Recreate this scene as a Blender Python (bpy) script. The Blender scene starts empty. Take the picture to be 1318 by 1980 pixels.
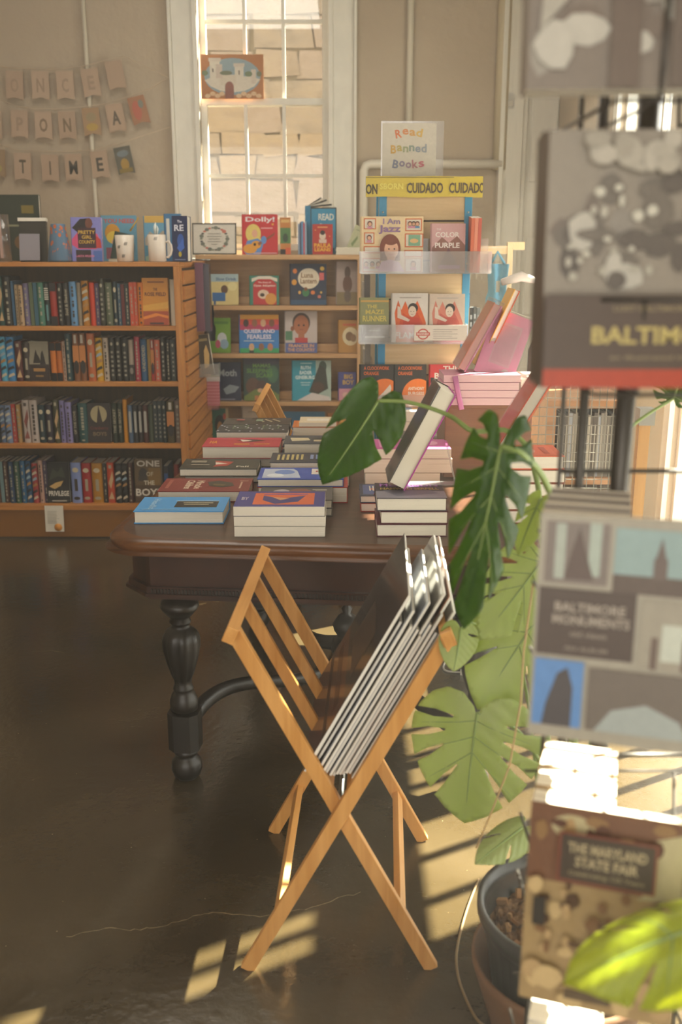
import bpy, bmesh, math, random
from mathutils import Vector, Matrix, Euler
from mathutils.geometry import delaunay_2d_cdt
random.seed(7)
sc = bpy.context.scene
COL = sc.collection
# ---------------------------------------------------------------- camera
F = 1857.0; PITCH = math.radians(15.07); CH = 1.5
CS, SN = math.cos(PITCH), math.sin(PITCH)
cam = bpy.data.cameras.new('camera'); camo = bpy.data.objects.new('camera', cam); COL.objects.link(camo)
camo.location = (0, 0, CH); camo.rotation_euler = (math.pi/2 - PITCH, 0, 0)
cam.sensor_fit = 'VERTICAL'; cam.sensor_height = 36; cam.sensor_width = 24
cam.lens = F/1980*36; cam.clip_start = .02; cam.clip_end = 100
cam.dof.use_dof = True; cam.dof.focus_distance = 3.0; cam.dof.aperture_fstop = 3.4
sc.camera = camo
# ---------------------------------------------------------------- light
sc.view_settings.view_transform = 'Standard'; sc.view_settings.look = 'None'
sc.view_settings.gamma = 1; sc.view_settings.exposure = 0.12
W = bpy.data.worlds.new('sky'); sc.world = W; W.use_nodes = True
bg = W.node_tree.nodes['Background']; bg.inputs[0].default_value = (1.0, .94, .86, 1); bg.inputs[1].default_value = 1.7
SUNH = Vector((-.88, -.475, 0)).normalized(); ELEV = math.radians(45)
sund = Vector((SUNH.x*math.cos(ELEV), SUNH.y*math.cos(ELEV), -math.sin(ELEV)))
sl = bpy.data.lights.new('sun', 'SUN'); sl.energy = 95; sl.angle = math.radians(.7); sl.color = (1, .91, .76)
so = bpy.data.objects.new('sun', sl); so.rotation_euler = sund.to_track_quat('-Z', 'Y').to_euler(); so.location = (4, 4, 6); COL.objects.link(so)
def area(name, loc, rot, sx, sy, e, c):
    l = bpy.data.lights.new(name, 'AREA'); l.shape = 'RECTANGLE'; l.size = sx; l.size_y = sy; l.energy = e; l.color = c
    o = bpy.data.objects.new(name, l); o.location = loc; o.rotation_euler = rot; COL.objects.link(o); return o
# daylight in the windows of the right wall and the shopfront behind the camera; unseen ceiling fill added
area('daylight_right_window', (1.54, 2.15, .95), (0, math.radians(90), 0), 1.6, 3.7, 60, (1, .96, .9))
area('daylight_far_window', (1.54, 4.72, 1.93), (0, math.radians(90), 0), 1.3, .85, 30, (1, .96, .9))
area('daylight_shopfront', (-.7, -1.68, 1.75), (math.radians(90), 0, 0), 3.0, 2.3, 42, (1, .92, .8))
area('ceiling_fill_light', (-.9, 3.9, 3.6), (0, 0, 0), 1.4, 1.4, 42, (1, .92, .8))
cy = sc.cycles
cy.use_denoising = True; cy.max_bounces = 7; cy.diffuse_bounces = 3; cy.glossy_bounces = 3; cy.transmission_bounces = 5
cy.transparent_max_bounces = 24; cy.volume_bounces = 0; cy.caustics_reflective = False; cy.caustics_refractive = False
cy.sample_clamp_indirect = 4.0
# ---------------------------------------------------------------- pixel/world measuring helpers
def XZ(px, z, y): return (px-659)/F*(y*CS+(CH-z)*SN)
def ray(px, py): return Vector(((px-659)/F, CS+(990-py)/F*SN, -SN+(990-py)/F*CS))
def atY(px, py, y): d = ray(px, py); return Vector((0, 0, CH))+d*(y/d.y)
def atZ(px, py, z): d = ray(px, py); return Vector((0, 0, CH))+d*((z-CH)/d.z)
# ---------------------------------------------------------------- materials
def lin(h):
    h = h.lstrip('#'); r = []
    for i in (0, 2, 4):
        c = int(h[i:i+2], 16)/255; r.append(c/12.92 if c <= .04045 else ((c+.055)/1.055)**2.4)
    return (*r, 1)
MC = {}
def newmat(key):
    m = bpy.data.materials.new(key); m.use_nodes = True; return m, m.node_tree.nodes, m.node_tree.links, m.node_tree.nodes['Principled BSDF']
def P(h, rough=.55, spec=.4, metal=0, coat=0):
    """plain material with a faint procedural mottling"""
    k = (h, rough, spec, metal, coat)
    if k in MC: return MC[k]
    m, n, l, b = newmat('mat_'+h.strip('#'))
    c = lin(h)
    b.inputs['Roughness'].default_value = rough; b.inputs['Specular IOR Level'].default_value = spec
    b.inputs['Metallic'].default_value = metal; b.inputs['Coat Weight'].default_value = coat
    t = n.new('ShaderNodeTexNoise'); t.inputs['Scale'].default_value = 22; t.inputs['Detail'].default_value = 2
    r = n.new('ShaderNodeValToRGB'); r.color_ramp.elements[0].color = (c[0]*.9, c[1]*.9, c[2]*.9, 1)
    r.color_ramp.elements[1].color = (min(1, c[0]*1.1), min(1, c[1]*1.1), min(1, c[2]*1.1), 1)
    l.new(t.outputs[0], r.inputs[0]); l.new(r.outputs[0], b.inputs['Base Color'])
    MC[k] = m; return m
def noisemat(key, cols, scale=(1, 1, 1), nscale=5, detail=6, rough=.5, spec=.4, bump=0, bscale=40, bdist=.01, rr=None, coat=0, dist=0):
    if key in MC: return MC[key]
    m, n, l, b = newmat(key)
    tc = n.new('ShaderNodeTexCoord'); mp = n.new('ShaderNodeMapping'); mp.inputs['Scale'].default_value = scale
    l.new(tc.outputs['Object'], mp.inputs[0])
    t = n.new('ShaderNodeTexNoise'); t.inputs['Scale'].default_value = nscale; t.inputs['Detail'].default_value = detail
    t.inputs['Distortion'].default_value = dist
    l.new(mp.outputs[0], t.inputs['Vector'])
    r = n.new('ShaderNodeValToRGB'); cr = r.color_ramp
    while len(cr.elements) < len(cols): cr.elements.new(.5)
    for i, (p, h) in enumerate(cols): cr.elements[i].position = p; cr.elements[i].color = lin(h)
    l.new(t.outputs[0], r.inputs[0]); l.new(r.outputs[0], b.inputs['Base Color'])
    b.inputs['Roughness'].default_value = rough; b.inputs['Specular IOR Level'].default_value = spec; b.inputs['Coat Weight'].default_value = coat
    if rr:
        q = n.new('ShaderNodeMapRange'); q.inputs['To Min'].default_value = rr[0]; q.inputs['To Max'].default_value = rr[1]
        q.inputs['From Min'].default_value = .3; q.inputs['From Max'].default_value = .7
        l.new(t.outputs[0], q.inputs[0]); l.new(q.outputs[0], b.inputs['Roughness'])
    if bump:
        t2 = n.new('ShaderNodeTexNoise'); t2.inputs['Scale'].default_value = bscale; t2.inputs['Detail'].default_value = 4
        l.new(mp.outputs[0], t2.inputs['Vector'])
        bp = n.new('ShaderNodeBump'); bp.inputs['Strength'].default_value = bump; bp.inputs['Distance'].default_value = bdist
        l.new(t2.outputs[0], bp.inputs['Height']); l.new(bp.outputs[0], b.inputs['Normal'])
    MC[key] = m; return m
def wood(key, a, b_, axis=0, rough=.45):
    s = [14, 14, 14]; s[axis] = .9
    return noisemat(key, [(.3, a), (.7, b_)], scale=tuple(s), nscale=3, detail=5, rough=rough, dist=.6)
OAKX = lambda: wood('oak_x', '#a96a2c', '#c98b48', 0)
OAKY = lambda: wood('oak_y', '#a96a2c', '#c98b48', 1)
OAKZ = lambda: wood('oak_z', '#a96a2c', '#c98b48', 2)
def clear(key, tint=(1, 1, 1), gl=.08, rough=.03, milk=0.0):
    if key in MC: return MC[key]
    m = bpy.data.materials.new(key); m.use_nodes = True; n = m.node_tree.nodes; l = m.node_tree.links; n.clear()
    o = n.new('ShaderNodeOutputMaterial'); t = n.new('ShaderNodeBsdfTransparent'); t.inputs[0].default_value = (*tint, 1)
    g = n.new('ShaderNodeBsdfGlossy'); g.inputs['Roughness'].default_value = rough
    lw = n.new('ShaderNodeLayerWeight'); lw.inputs[0].default_value = .35
    mr = n.new('ShaderNodeMapRange'); mr.inputs['To Min'].default_value = gl*.6; mr.inputs['To Max'].default_value = min(1, gl*5)
    l.new(lw.outputs['Fresnel'], mr.inputs[0])
    mx = n.new('ShaderNodeMixShader'); l.new(mr.outputs[0], mx.inputs[0]); l.new(t.outputs[0], mx.inputs[1]); l.new(g.outputs[0], mx.inputs[2])
    last = mx
    if milk:
        d = n.new('ShaderNodeBsdfDiffuse'); d.inputs[0].default_value = (.85, .84, .8, 1)
        m2 = n.new('ShaderNodeMixShader'); m2.inputs[0].default_value = milk
        l.new(mx.outputs[0], m2.inputs[1]); l.new(d.outputs[0], m2.inputs[2]); last = m2
    l.new(last.outputs[0], o.inputs[0]); MC[key] = m; return m
def GLASS(): return clear('window_glass', (.95, .97, .95), .07, .02)
def ACRYL(): return clear('clear_acrylic', (.97, .97, .98), .12, .08, .16)
def PLAST(): return clear('clear_film', (.97, .97, .97), .1, .1, .02)
def leafmat(key, a, b_, tr):
    if key in MC: return MC[key]
    m = bpy.data.materials.new(key); m.use_nodes = True; n = m.node_tree.nodes; l = m.node_tree.links
    p = n['Principled BSDF']; o = n['Material Output']
    tc = n.new('ShaderNodeTexCoord'); t = n.new('ShaderNodeTexNoise'); t.inputs['Scale'].default_value = 9
    l.new(tc.outputs['Object'], t.inputs['Vector'])
    r = n.new('ShaderNodeValToRGB'); r.color_ramp.elements[0].position = .3; r.color_ramp.elements[1].position = .7
    r.color_ramp.elements[0].color = lin(a); r.color_ramp.elements[1].color = lin(b_)
    l.new(t.outputs[0], r.inputs[0]); l.new(r.outputs[0], p.inputs['Base Color'])
    p.inputs['Roughness'].default_value = .38; p.inputs['Specular IOR Level'].default_value = .45
    ts = n.new('ShaderNodeBsdfTranslucent'); ts.inputs[0].default_value = lin(tr)
    mx = n.new('ShaderNodeMixShader'); mx.inputs[0].default_value = .5
    l.new(p.outputs[0], mx.inputs[1]); l.new(ts.outputs[0], mx.inputs[2]); l.new(mx.outputs[0], o.inputs[0])
    MC[key] = m; return m
def PAGESZ(): return noisemat('page_edges_flat', [(.3, '#ded6c4'), (.7, '#ece6d8')], scale=(3, 3, 330), nscale=2, detail=2, rough=.8, spec=.2)
def PAGES(): return noisemat('page_edges', [(.3, '#ded6c4'), (.7, '#ece6d8')], scale=(3, 330, 3), nscale=2, detail=2, rough=.8, spec=.2)
# ---------------------------------------------------------------- text
TC = {}
def textgeo(s, bold=.0):
    k = (s, bold)
    if k in TC: return TC[k]
    cu = bpy.data.curves.new('t', 'FONT'); cu.body = s; cu.align_x = 'LEFT'; cu.resolution_u = 2; cu.offset = bold; cu.fill_mode = 'FRONT'
    ob = bpy.data.objects.new('t', cu); me = bpy.data.meshes.new_from_object(ob)
    vs = [(v.co.x, v.co.y) for v in me.vertices]; fs = [tuple(p.vertices) for p in me.polygons]
    bpy.data.objects.remove(ob); bpy.data.meshes.remove(me); bpy.data.curves.remove(cu)
    if vs:
        x0 = min(v[0] for v in vs); x1 = max(v[0] for v in vs); y0 = min(v[1] for v in vs); y1 = max(v[1] for v in vs)
        vs = [((v[0]-x0)/max(1e-6, x1-x0), (v[1]-y0)/max(1e-6, y1-y0)) for v in vs]
    TC[k] = (vs, fs); return TC[k]
# ---------------------------------------------------------------- mesh builder
class MB:
    def __init__(s): s.v = []; s.f = []; s.m = []; s.sm = []; s.mats = []
    def mi(s, m):
        if m not in s.mats: s.mats.append(m)
        return s.mats.index(m)
    def add(s, vs, fs, m, M=None, smooth=False):
        o = len(s.v); i = s.mi(m)
        for v in vs:
            v = Vector(v); s.v.append(tuple(M @ v) if M else tuple(v))
        for f in fs: s.f.append(tuple(o+k for k in f)); s.m.append(i); s.sm.append(smooth)
        return s
    def box(s, x0, x1, y0, y1, z0, z1, m, M=None):
        vs = [(x0, y0, z0), (x1, y0, z0), (x1, y1, z0), (x0, y1, z0), (x0, y0, z1), (x1, y0, z1), (x1, y1, z1), (x0, y1, z1)]
        return s.add(vs, [(0, 3, 2, 1), (4, 5, 6, 7), (0, 1, 5, 4), (1, 2, 6, 5), (2, 3, 7, 6), (3, 0, 4, 7)], m, M)
    def prism(s, pts, z0, z1, m, M=None, smooth=False):
        n = len(pts); vs = [(p[0], p[1], z0) for p in pts]+[(p[0], p[1], z1) for p in pts]
        s.add(vs, [tuple(reversed(range(n))), tuple(range(n, 2*n))], m, M)
        s.add(vs, [(i, (i+1) % n, n+(i+1) % n, n+i) for i in range(n)], m, M, smooth); return s
    def bar(s, a, b, w, t, m, side=Vector((1, 0, 0))):
        """rectangular bar from a to b; w across `side`, t across the other"""
        a = Vector(a); b = Vector(b); d = (b-a); L = d.length; d.normalize()
        u = (side-d*side.dot(d)).normalized(); v = d.cross(u)
        M = Matrix(((u.x, v.x, d.x, a.x), (u.y, v.y, d.y, a.y), (u.z, v.z, d.z, a.z), (0, 0, 0, 1)))
        return s.box(-w/2, w/2, -t/2, t/2, 0, L, m, M)
    def tube(s, pts, r, m, seg=8, flat=1.0):
        pts = [Vector(p) for p in pts]; n = len(pts); rs = r if isinstance(r, (list, tuple)) else [r]*n
        vs = []; prev = None
        for i, p in enumerate(pts):
            d = (pts[min(i+1, n-1)]-pts[max(i-1, 0)]).normalized()
            if prev is None: prev = Vector((0, 0, 1)) if abs(d.z) < .9 else Vector((1, 0, 0))
            u = (prev-d*prev.dot(d)).normalized(); v = d.cross(u); prev = u
            for k in range(seg):
                a = 2*math.pi*k/seg; vs.append(p+u*math.cos(a)*rs[i]+v*math.sin(a)*rs[i]*flat)
        fs = [(i*seg+k, i*seg+(k+1) % seg, (i+1)*seg+(k+1) % seg, (i+1)*seg+k) for i in range(n-1) for k in range(seg)]
        fs += [tuple(reversed(range(seg))), tuple(range((n-1)*seg, n*seg))]
        return s.add(vs, fs, m, None, True)
    def lathe(s, prof, m, seg=24, M=None, flute=None):
        vs = []
        for (r, z) in prof:
            for k in range(seg):
                a = 2*math.pi*k/seg; rr = r
                if flute and flute[0] < z < flute[1]: rr = r*(1-.11*(.5+.5*math.cos(a*flute[2]))**3)
                vs.append((rr*math.cos(a), rr*math.sin(a), z))
        n = len(prof)
        fs = [(i*seg+k, i*seg+(k+1) % seg, (i+1)*seg+(k+1) % seg, (i+1)*seg+k) for i in range(n-1) for k in range(seg)]
        return s.add(vs, fs, m, M, True)
    def art(s, O, U, V, W_, H_, items, lift=.00018):
        """print on a face: O origin corner, U/V unit axes, size W_ x H_"""
        N = U.cross(V).normalized(); O = Vector(O)
        for i, it in enumerate(items):
            off = N*lift*(i+1); k = it[0]; m = it[-1]; m = P(m, .4) if isinstance(m, str) else m
            if k == 'r':
                a, b, c, d = it[1:5]; q = [(a, b), (c, b), (c, d), (a, d)]
            elif k == 'e':
                cu, cv, ru, rv = it[1:5]; q = [(cu+ru*math.cos(t*math.pi/12), cv+rv*math.sin(t*math.pi/12)) for t in range(24)]
            elif k == 'p': q = it[1]
            elif k == 't':
                vs, fs = textgeo(it[1], .028)
                cu, cv, w, h = it[2:6]; rot = it[6] if len(it) > 7 else 0
                if abs(rot) == 90: w, h = w*H_/W_, h*W_/H_
                cr, sr = math.cos(math.radians(rot)), math.sin(math.radians(rot)); pts = []
                for (x, y) in vs:
                    x = (x-.5)*w*W_; y = (y-.5)*h*H_; pts.append(O+U*(cu*W_+x*cr-y*sr)+V*(cv*H_+x*sr+y*cr)+off)
                s.add(pts, fs, m); continue
            s.add([O+U*(a*W_)+V*(b*H_)+off for a, b in q], [tuple(range(len(q)))], m)
        return s
    def build(s, name, parent=None, loc=None, rot=None, bevel=0, label=None):
        me = bpy.data.meshes.new(name); me.from_pydata(s.v, [], s.f); me.update()
        for m in s.mats: me.materials.append(m)
        me.polygons.foreach_set('material_index', s.m); me.polygons.foreach_set('use_smooth', s.sm)
        o = bpy.data.objects.new(name, me); COL.objects.link(o)
        if parent: o.parent = parent
        if loc is not None: o.location = loc
        if rot is not None: o.rotation_euler = rot
        if bevel:
            b = o.modifiers.new('bevel', 'BEVEL'); b.width = bevel; b.segments = 2; b.limit_method = 'ANGLE'; b.angle_limit = .7
        if label: o['label'] = label
        return o
LABELS = set()
def tag(o, label, cat, group=None, kind=None):
    if len(label.split()) > 16: print('LONG', label)
    if label in LABELS and not group: print('DUPLABEL', label)
    LABELS.add(label); o['label'] = label; o['category'] = cat
    if group: o['group'] = group
    if kind: o['kind'] = kind
    return o
def empty(name, loc, label, cat, group=None, rot=(0, 0, 0)):
    o = bpy.data.objects.new(name, None); o.location = loc; o.rotation_euler = rot; o.empty_display_size = .05; COL.objects.link(o)
    return tag(o, label, cat, group)
def struct(o, label=None):
    o['kind'] = 'structure'
    if label: o['label'] = label
    return o
R = math.radians
XA, YA, ZA = Vector((1, 0, 0)), Vector((0, 1, 0)), Vector((0, 0, 1))
# ---------------------------------------------------------------- books
def book_geo(w, h, t, cover, hard=True, spine=None, art=(), sart=(), back=None, split=False, page=None):
    """upright: x 0..w from spine, y 0..t (front cover faces -y), z 0..h. returns cover MB, pages MB"""
    c = P(cover, .42) if isinstance(cover, str) else cover
    sp = P(spine, .42) if isinstance(spine, str) else (spine or c); bk = P(back, .42) if isinstance(back, str) else (back or c)
    a = MB(); b = MB(); ct = .0022 if hard else .0006; ov = .003 if hard else 0
    a.box(0, w, 0, ct, 0, h, c); a.box(0, w, t-ct, t, 0, h, bk)
    if hard:                                     # rounded spine
        pts = [(ct, ct), (-.001, 0)]+[(-.001-.006*math.sin(math.pi*k/6), t*k/6) for k in range(1, 6)]+[(-.001, t), (ct, t-ct)]
        a.prism(pts, 0, h, sp, None, True)
    else: a.box(-.0002, ct, 0, t, 0, h, sp)
    (b if split else a).box(ct, w-ov, ct, t-ct, ov, h-ov, page or PAGES())
    if art: a.art((0, 0, 0), XA, ZA, w, h, art)
    if sart: a.art((-.0072 if hard else -.0004, t, 0), Vector((0, -1, 0)), ZA, t, h, sart)
    return a, b
def book(name, label, w, h, t, cover, loc, rot, cat='book', group=None, parts=False, **k):
    if parts:
        e = empty(name, loc, label, cat, group, rot); a, b = book_geo(w, h, t, cover, split=True, **k)
        a.build('cover', e); b.build('pages', e, label='cream page edges'); return e
    a, b = book_geo(w, h, t, cover, **k); o = a.build(name, None, loc, rot); return tag(o, label, cat, group)
def face(label, px0, px1, pt, zb, y, t, cover, art, lean=7, rz=0, name='picture_book', cat='book', hard=True, group=None, parts=False, **k):
    """stands on height zb, front to the room, its foot at depth y"""
    x0 = XZ(px0, zb, y); x1 = XZ(px1, zb, y); h = (atY(px0, pt, y+.01).z-zb)/math.cos(R(lean))
    return book(name, label, x1-x0, h, t, cover, (x0, y, zb+.0008+(t+.002)*math.sin(R(lean))), (R(-lean), 0, R(rz)), cat, group, parts, art=art, hard=hard, **k)
HAZE = .028
# ================================================================ SETTING
WALLM = noisemat('painted_wall', [(.3, '#b5a48c'), (.7, '#c2b29a')], nscale=1.2, rough=.75, bump=.35, bscale=16, bdist=.02)
TRIMM = P('#e9e5d8', .35)
FLOORM = noisemat('polished_concrete', [(.25, '#272012'), (.5, '#403521'), (.75, '#564933')], nscale=1.3, detail=9, rough=.2, spec=.75, bump=.22, bscale=34, bdist=.006, rr=(.10, .26), dist=.4)
RWX = 1.40; BWY = 6.60; CEIL = 3.75
def wallx(x0, x1, y0, y1, z1, holes, nm, mat=WALLM, axis='y'):
    """wall slab with rectangular holes; along x (axis y thickness) or along y"""
    b = MB(); us = sorted({x0, x1} | {h[0] for h in holes} | {h[1] for h in holes}) if axis == 'x' else sorted({y0, y1} | {h[0] for h in holes} | {h[1] for h in holes})
    zs = sorted({0, z1} | {h[2] for h in holes} | {h[3] for h in holes})
    for i in range(len(us)-1):
        for j in range(len(zs)-1):
            cu = (us[i]+us[i+1])/2; cz = (zs[j]+zs[j+1])/2
            if any(h[0] < cu < h[1] and h[2] < cz < h[3] for h in holes): continue
            if axis == 'x': b.box(us[i], us[i+1], y0, y1, zs[j], zs[j+1], mat)
            else: b.box(x0, x1, us[i], us[i+1], zs[j], zs[j+1], mat)
    return struct(b.build(nm))
fl = MB(); fl.box(-3.2, 2.6, -1.8, 9.2, -.05, 0, FLOORM)
CRK = P('#8a7650', .5); random.seed(12)
for pts in ([(128, 1812), (170, 1802), (215, 1795), (262, 1798), (300, 1793), (345, 1782), (380, 1770), (412, 1764), (452, 1768), (505, 1772), (560, 1764), (600, 1756), (655, 1736), (712, 1722)], [(60, 1260), (100, 1258), (130, 1262)]):
    q = [atZ(a_, b_, .0006) for a_, b_ in pts]; fine = [q[i].lerp(q[i+1], t/4)+Vector((random.uniform(-.003, .003), random.uniform(-.004, .004), 0)) for i in range(len(q)-1) for t in range(4)]
    for a_, b_ in zip(fine, fine[1:]):
        wd = random.uniform(.0003, .0012); d_ = (b_-a_).normalized(); n_ = Vector((-d_.y, d_.x, 0))*wd; fl.add([a_-n_, b_-n_, b_+n_, a_+n_], [(0, 1, 2, 3)], CRK)
for _ in range(60):
    x_, y_ = random.uniform(-1.2, .6), random.uniform(1.6, 3.6); r_ = random.uniform(.0008, .002); fl.add([(x_+r_*math.cos(t), y_+r_*math.sin(t), .0006) for t in (0, 1, 2, 3, 4, 5)], [(0, 1, 2, 3, 4, 5)], CRK)
struct(fl.build('floor'), 'dark polished concrete floor')
b = MB(); b.box(-2.85, RWX+.14, -1.62, BWY+.2, CEIL, CEIL+.1, P('#d8ccb4', .8)); struct(b.build('ceiling'))
# back wall with two tall windows
W1 = (-.90, -.08, 1.52, 3.42); W2 = (1.16, 1.399, 0, 3.3)
wallx(-2.85, RWX, BWY, BWY+.2, CEIL, [W1, W2], 'wall_back', axis='x')
wallx(-2.85, -2.71, -1.6, BWY, CEIL, [], 'wall_left')
wallx(-2.85, RWX, -1.62, -1.5, CEIL, [(-2.3, .9, .5, 3.0)], 'wall_front', axis='x')
# right wall: shopfront glazing between piers; openings (y0,y1,z0,z1)
RW = [(.35, 2.32, .12, 1.49), (2.47, 4.0, .12, 1.49), (2.58, 2.80, 1.66, 2.5), (3.25, 4.0, 1.66, 2.4), (4.30, 5.15, 1.25, 2.6), (1.15, 2.05, 1.75, 2.5)]
wallx(RWX, RWX+.12, -1.6, BWY, CEIL, RW, 'wall_right', axis='y')
b = MB(); b.box(RWX-.02, RWX, -1.5, .35, 0, .14, TRIMM); struct(b.build('baseboard_right'))
# windows
def sash_window(nm, x0, x1, z0, z1, y, cols=3, casing=.16, side='x'):
    e = bpy.data.objects.new(nm, None); COL.objects.link(e); e['kind'] = 'structure'; zm = (z0+z1)/2-.03
    f = MB(); c = casing
    for (a, b_, d, g, t) in ((x0-c, x0, z0-.05, z1+c, .03), (x1, x1+c, z0-.05, z1+c, .03), (x0-c, x1+c, z1, z1+c, .035),
                          (x0-c-.02, x0-c, z0-.05, z1+c, .055), (x1+c, x1+c+.02, z0-.05, z1+c, .055), (x0-.03, x0, z0, z1, .05), (x1, x1+.03, z0, z1, .05)):
        f.box(a, b_, y-t, y, d, g, TRIMM)
    f.build('window_frame', e, bevel=.004)
    s = MB(); s.box(x0-c-.03, x1+c+.03, y-.09, y+.03, z0-.09, z0-.05, TRIMM); s.build('window_sill', e, bevel=.005)
    for (a0, a1, yy) in ((z0, zm+.02, y+.03), (zm-.02, z1, y+.08)):
        q = MB(); fr = .04
        q.box(x0, x0+fr, yy, yy+.04, a0, a1, TRIMM); q.box(x1-fr, x1, yy, yy+.04, a0, a1, TRIMM)
        q.box(x0+fr, x1-fr, yy, yy+.04, a0, a0+fr, TRIMM); q.box(x0+fr, x1-fr, yy, yy+.04, a1-fr, a1, TRIMM)
        for k in range(1, cols):
            xx = x0+fr+(x1-x0-2*fr)*k/cols; q.box(xx-.011, xx+.011, yy+.005, yy+.03, a0+fr, a1-fr, TRIMM)
        zz = (a0+a1)/2; q.box(x0+fr, x1-fr, yy+.004, yy+.031, zz-.011, zz+.011, TRIMM)
        q.build('sash', e)
        g = MB(); g.box(x0+fr, x1-fr, yy+.016, yy+.019, a0+fr, a1-fr, GLASS()); g.build('pane', e)
    return e
sash_window('window_1', W1[0], W1[1], W1[2], W1[3], BWY, 3)
# white panelled door in the back corner
e = bpy.data.objects.new('door_1', None); COL.objects.link(e); e['kind'] = 'structure'
f = MB(); f.box(1.04, 1.16, BWY-.05, BWY, 0, 3.4, TRIMM); f.box(1.01, 1.04, BWY-.08, BWY, 0, 3.4, TRIMM); f.box(1.16, 1.19, BWY-.03, BWY+.03, 0, 3.3, TRIMM); f.build('door_frame', e, bevel=.004)
f = MB(); f.box(1.19, 1.398, BWY+.01, BWY+.05, 0, 3.3, TRIMM)
for z_ in (.25, 1.1, 1.95, 2.75): f.box(1.225, 1.39, BWY+.0, BWY+.012, z_, z_+.5, TRIMM)
f.build('door_panel', e, bevel=.004)
# right wall glazing bars and panes
e = bpy.data.objects.new('window_3', None); COL.objects.link(e); e['kind'] = 'structure'
for (y0, y1, z0, z1) in RW:
    f = MB(); fr = .03
    f.box(RWX+.02, RWX+.07, y0, y0+fr, z0, z1, TRIMM); f.box(RWX+.02, RWX+.07, y1-fr, y1, z0, z1, TRIMM)
    f.box(RWX+.02, RWX+.07, y0, y1, z0, z0+fr, TRIMM); f.box(RWX+.02, RWX+.07, y0, y1, z1-fr, z1, TRIMM)
    n = max(1, round((y1-y0)/.165)) if z1 < 1.55 else max(2, round((y1-y0)/.28))
    for k in range(1, n): yy = y0+(y1-y0)*k/n; f.box(RWX+.03, RWX+.05, yy-.012, yy+.012, z0, z1, TRIMM)
    if z1 > 1.55: f.box(RWX+.03, RWX+.05, y0, y1, (z0+z1)/2-.014, (z0+z1)/2+.014, TRIMM)
    for (a_, b_, c_, d_) in ((y0-.07, y0, z0-.02, z1+.07), (y1, y1+.07, z0-.02, z1+.07), (y0, y1, z1, z1+.07)): f.box(RWX-.022, RWX-.0005, a_, b_, c_, d_, TRIMM)
    f.build('window_frame', e); g = MB(); g.box(RWX+.055, RWX+.058, y0, y1, z0, z1, GLASS()); g.build('pane', e)
# stone building across the alley
STONE = noisemat('rubble_stone', [(.28, '#8d8069'), (.42, '#b79a72'), (.55, '#c6b090'), (.7, '#a79c8a')], scale=(1, 1, 1.7), nscale=3.2, detail=5, rough=.9, bump=.8, bscale=7, bdist=.05)
b = MB(); random.seed(3); z = 0
yb = 8.9
DK = lambda h: '#%02x%02x%02x' % tuple(int(int(h[i:i+2], 16)*k_) for i, k_ in ((1, .86), (3, .85), (5, .88)))
SV = [noisemat('rubble_stone_%d' % q, [(.25, DK(a_)), (.5, DK(b_)), (.75, DK(c_))], scale=(1, 1, 1.6), nscale=3.5+q, rough=.9, bump=.6, bscale=9, bdist=.04) for q, (a_, b_, c_) in enumerate([('#857a68', '#9a8c7a', '#a0957f'), ('#8f8370', '#9c9082', '#908270'), ('#847c6e', '#998e7c', '#a0947e'), ('#8c8070', '#9f9078', '#978b78')])]
while z < 4.6:                                        # rubble courses
    hh = random.uniform(.16, .3); x = -3.0+random.uniform(-.2, 0)
    while x < 2.4:
        ww = random.uniform(.25, .6); m = random.choice(SV)
        o1, o2, o3, o4 = [random.uniform(-.08, .08) for _ in range(4)]; ya = yb+random.uniform(-.02, .02); b.add([(x+o1*.4, ya, z+.006+o1*.3), (x+ww-.008+o2*.4, ya, z+.006+o2*.3), (x+ww-.008+o3*.4, ya, z+hh-.006+o3*.3), (x+o4*.4, ya, z+hh-.006+o4*.3), (x, yb+.3, z), (x+ww, yb+.3, z), (x+ww, yb+.3, z+hh), (x, yb+.3, z+hh)], [(0, 1, 2, 3), (0, 4, 5, 1), (1, 5, 6, 2), (2, 6, 7, 3), (3, 7, 4, 0)], m); x += ww
    z += hh
b.box(-3.1, 2.5, yb+.03, yb+.32, 0, 4.6, P('#746b5d', .9))
struct(b.build('wall_exterior'), 'rubble stone wall of the building across the alley')
# conduits / pipes
def pipe(label, pts, r=.018, col='#d5ccb8', cat='pipe', name='wall_pipe'):
    m = MB(); m.tube(pts, r, P(col, .5), 10); o = m.build(name); return tag(o, label, cat)
yw = BWY-.03
def wpt(px, py, y=None): return atY(px, py, y or yw)
a0 = wpt(160, 0); a1 = wpt(182, 420)
pipe('white conduit running down the wall behind the letter bunting', [(a0.x, yw, CEIL-.02), (a0.x, yw, .02)], .014)
a0 = wpt(790, 240); pipe('white vertical pipe on the wall above the read banned books sign', [(a0.x, yw, CEIL-.02), (a0.x, yw, 1.9)], .022)
a0 = wpt(955, 330); pipe('cream vertical pipe on the wall left of the far window casing', [(a0.x+.03, yw, CEIL-.02), (a0.x+.03, yw, 2.02)], .045, '#cdbf9f')
a0 = wpt(703, 318); a1 = wpt(968, 318)
pipe('white horizontal pipe with elbow behind the yellow tape', [(a0.x, yw-.03, .4), (a0.x, yw-.03, a0.z-.04), (a0.x+.015, yw-.03, a0.z-.01), (a0.x+.04, yw-.03, a0.z), (a1.x, yw-.03, a0.z)], .028, '#e6dfcf')
a0 = wpt(990, 196); b = MB(); b.box(-.035, .035, -.05, 0, -.05, .05, P('#e8e4da', .4)); b.box(-.02, .02, -.055, -.05, -.03, .0, P('#cfc9bb', .3))
tag(b.build('motion_sensor', None, (a0.x-.02, BWY, a0.z), bevel=.006), 'small white sensor box high on the wall beside the far window', 'sensor')

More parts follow.
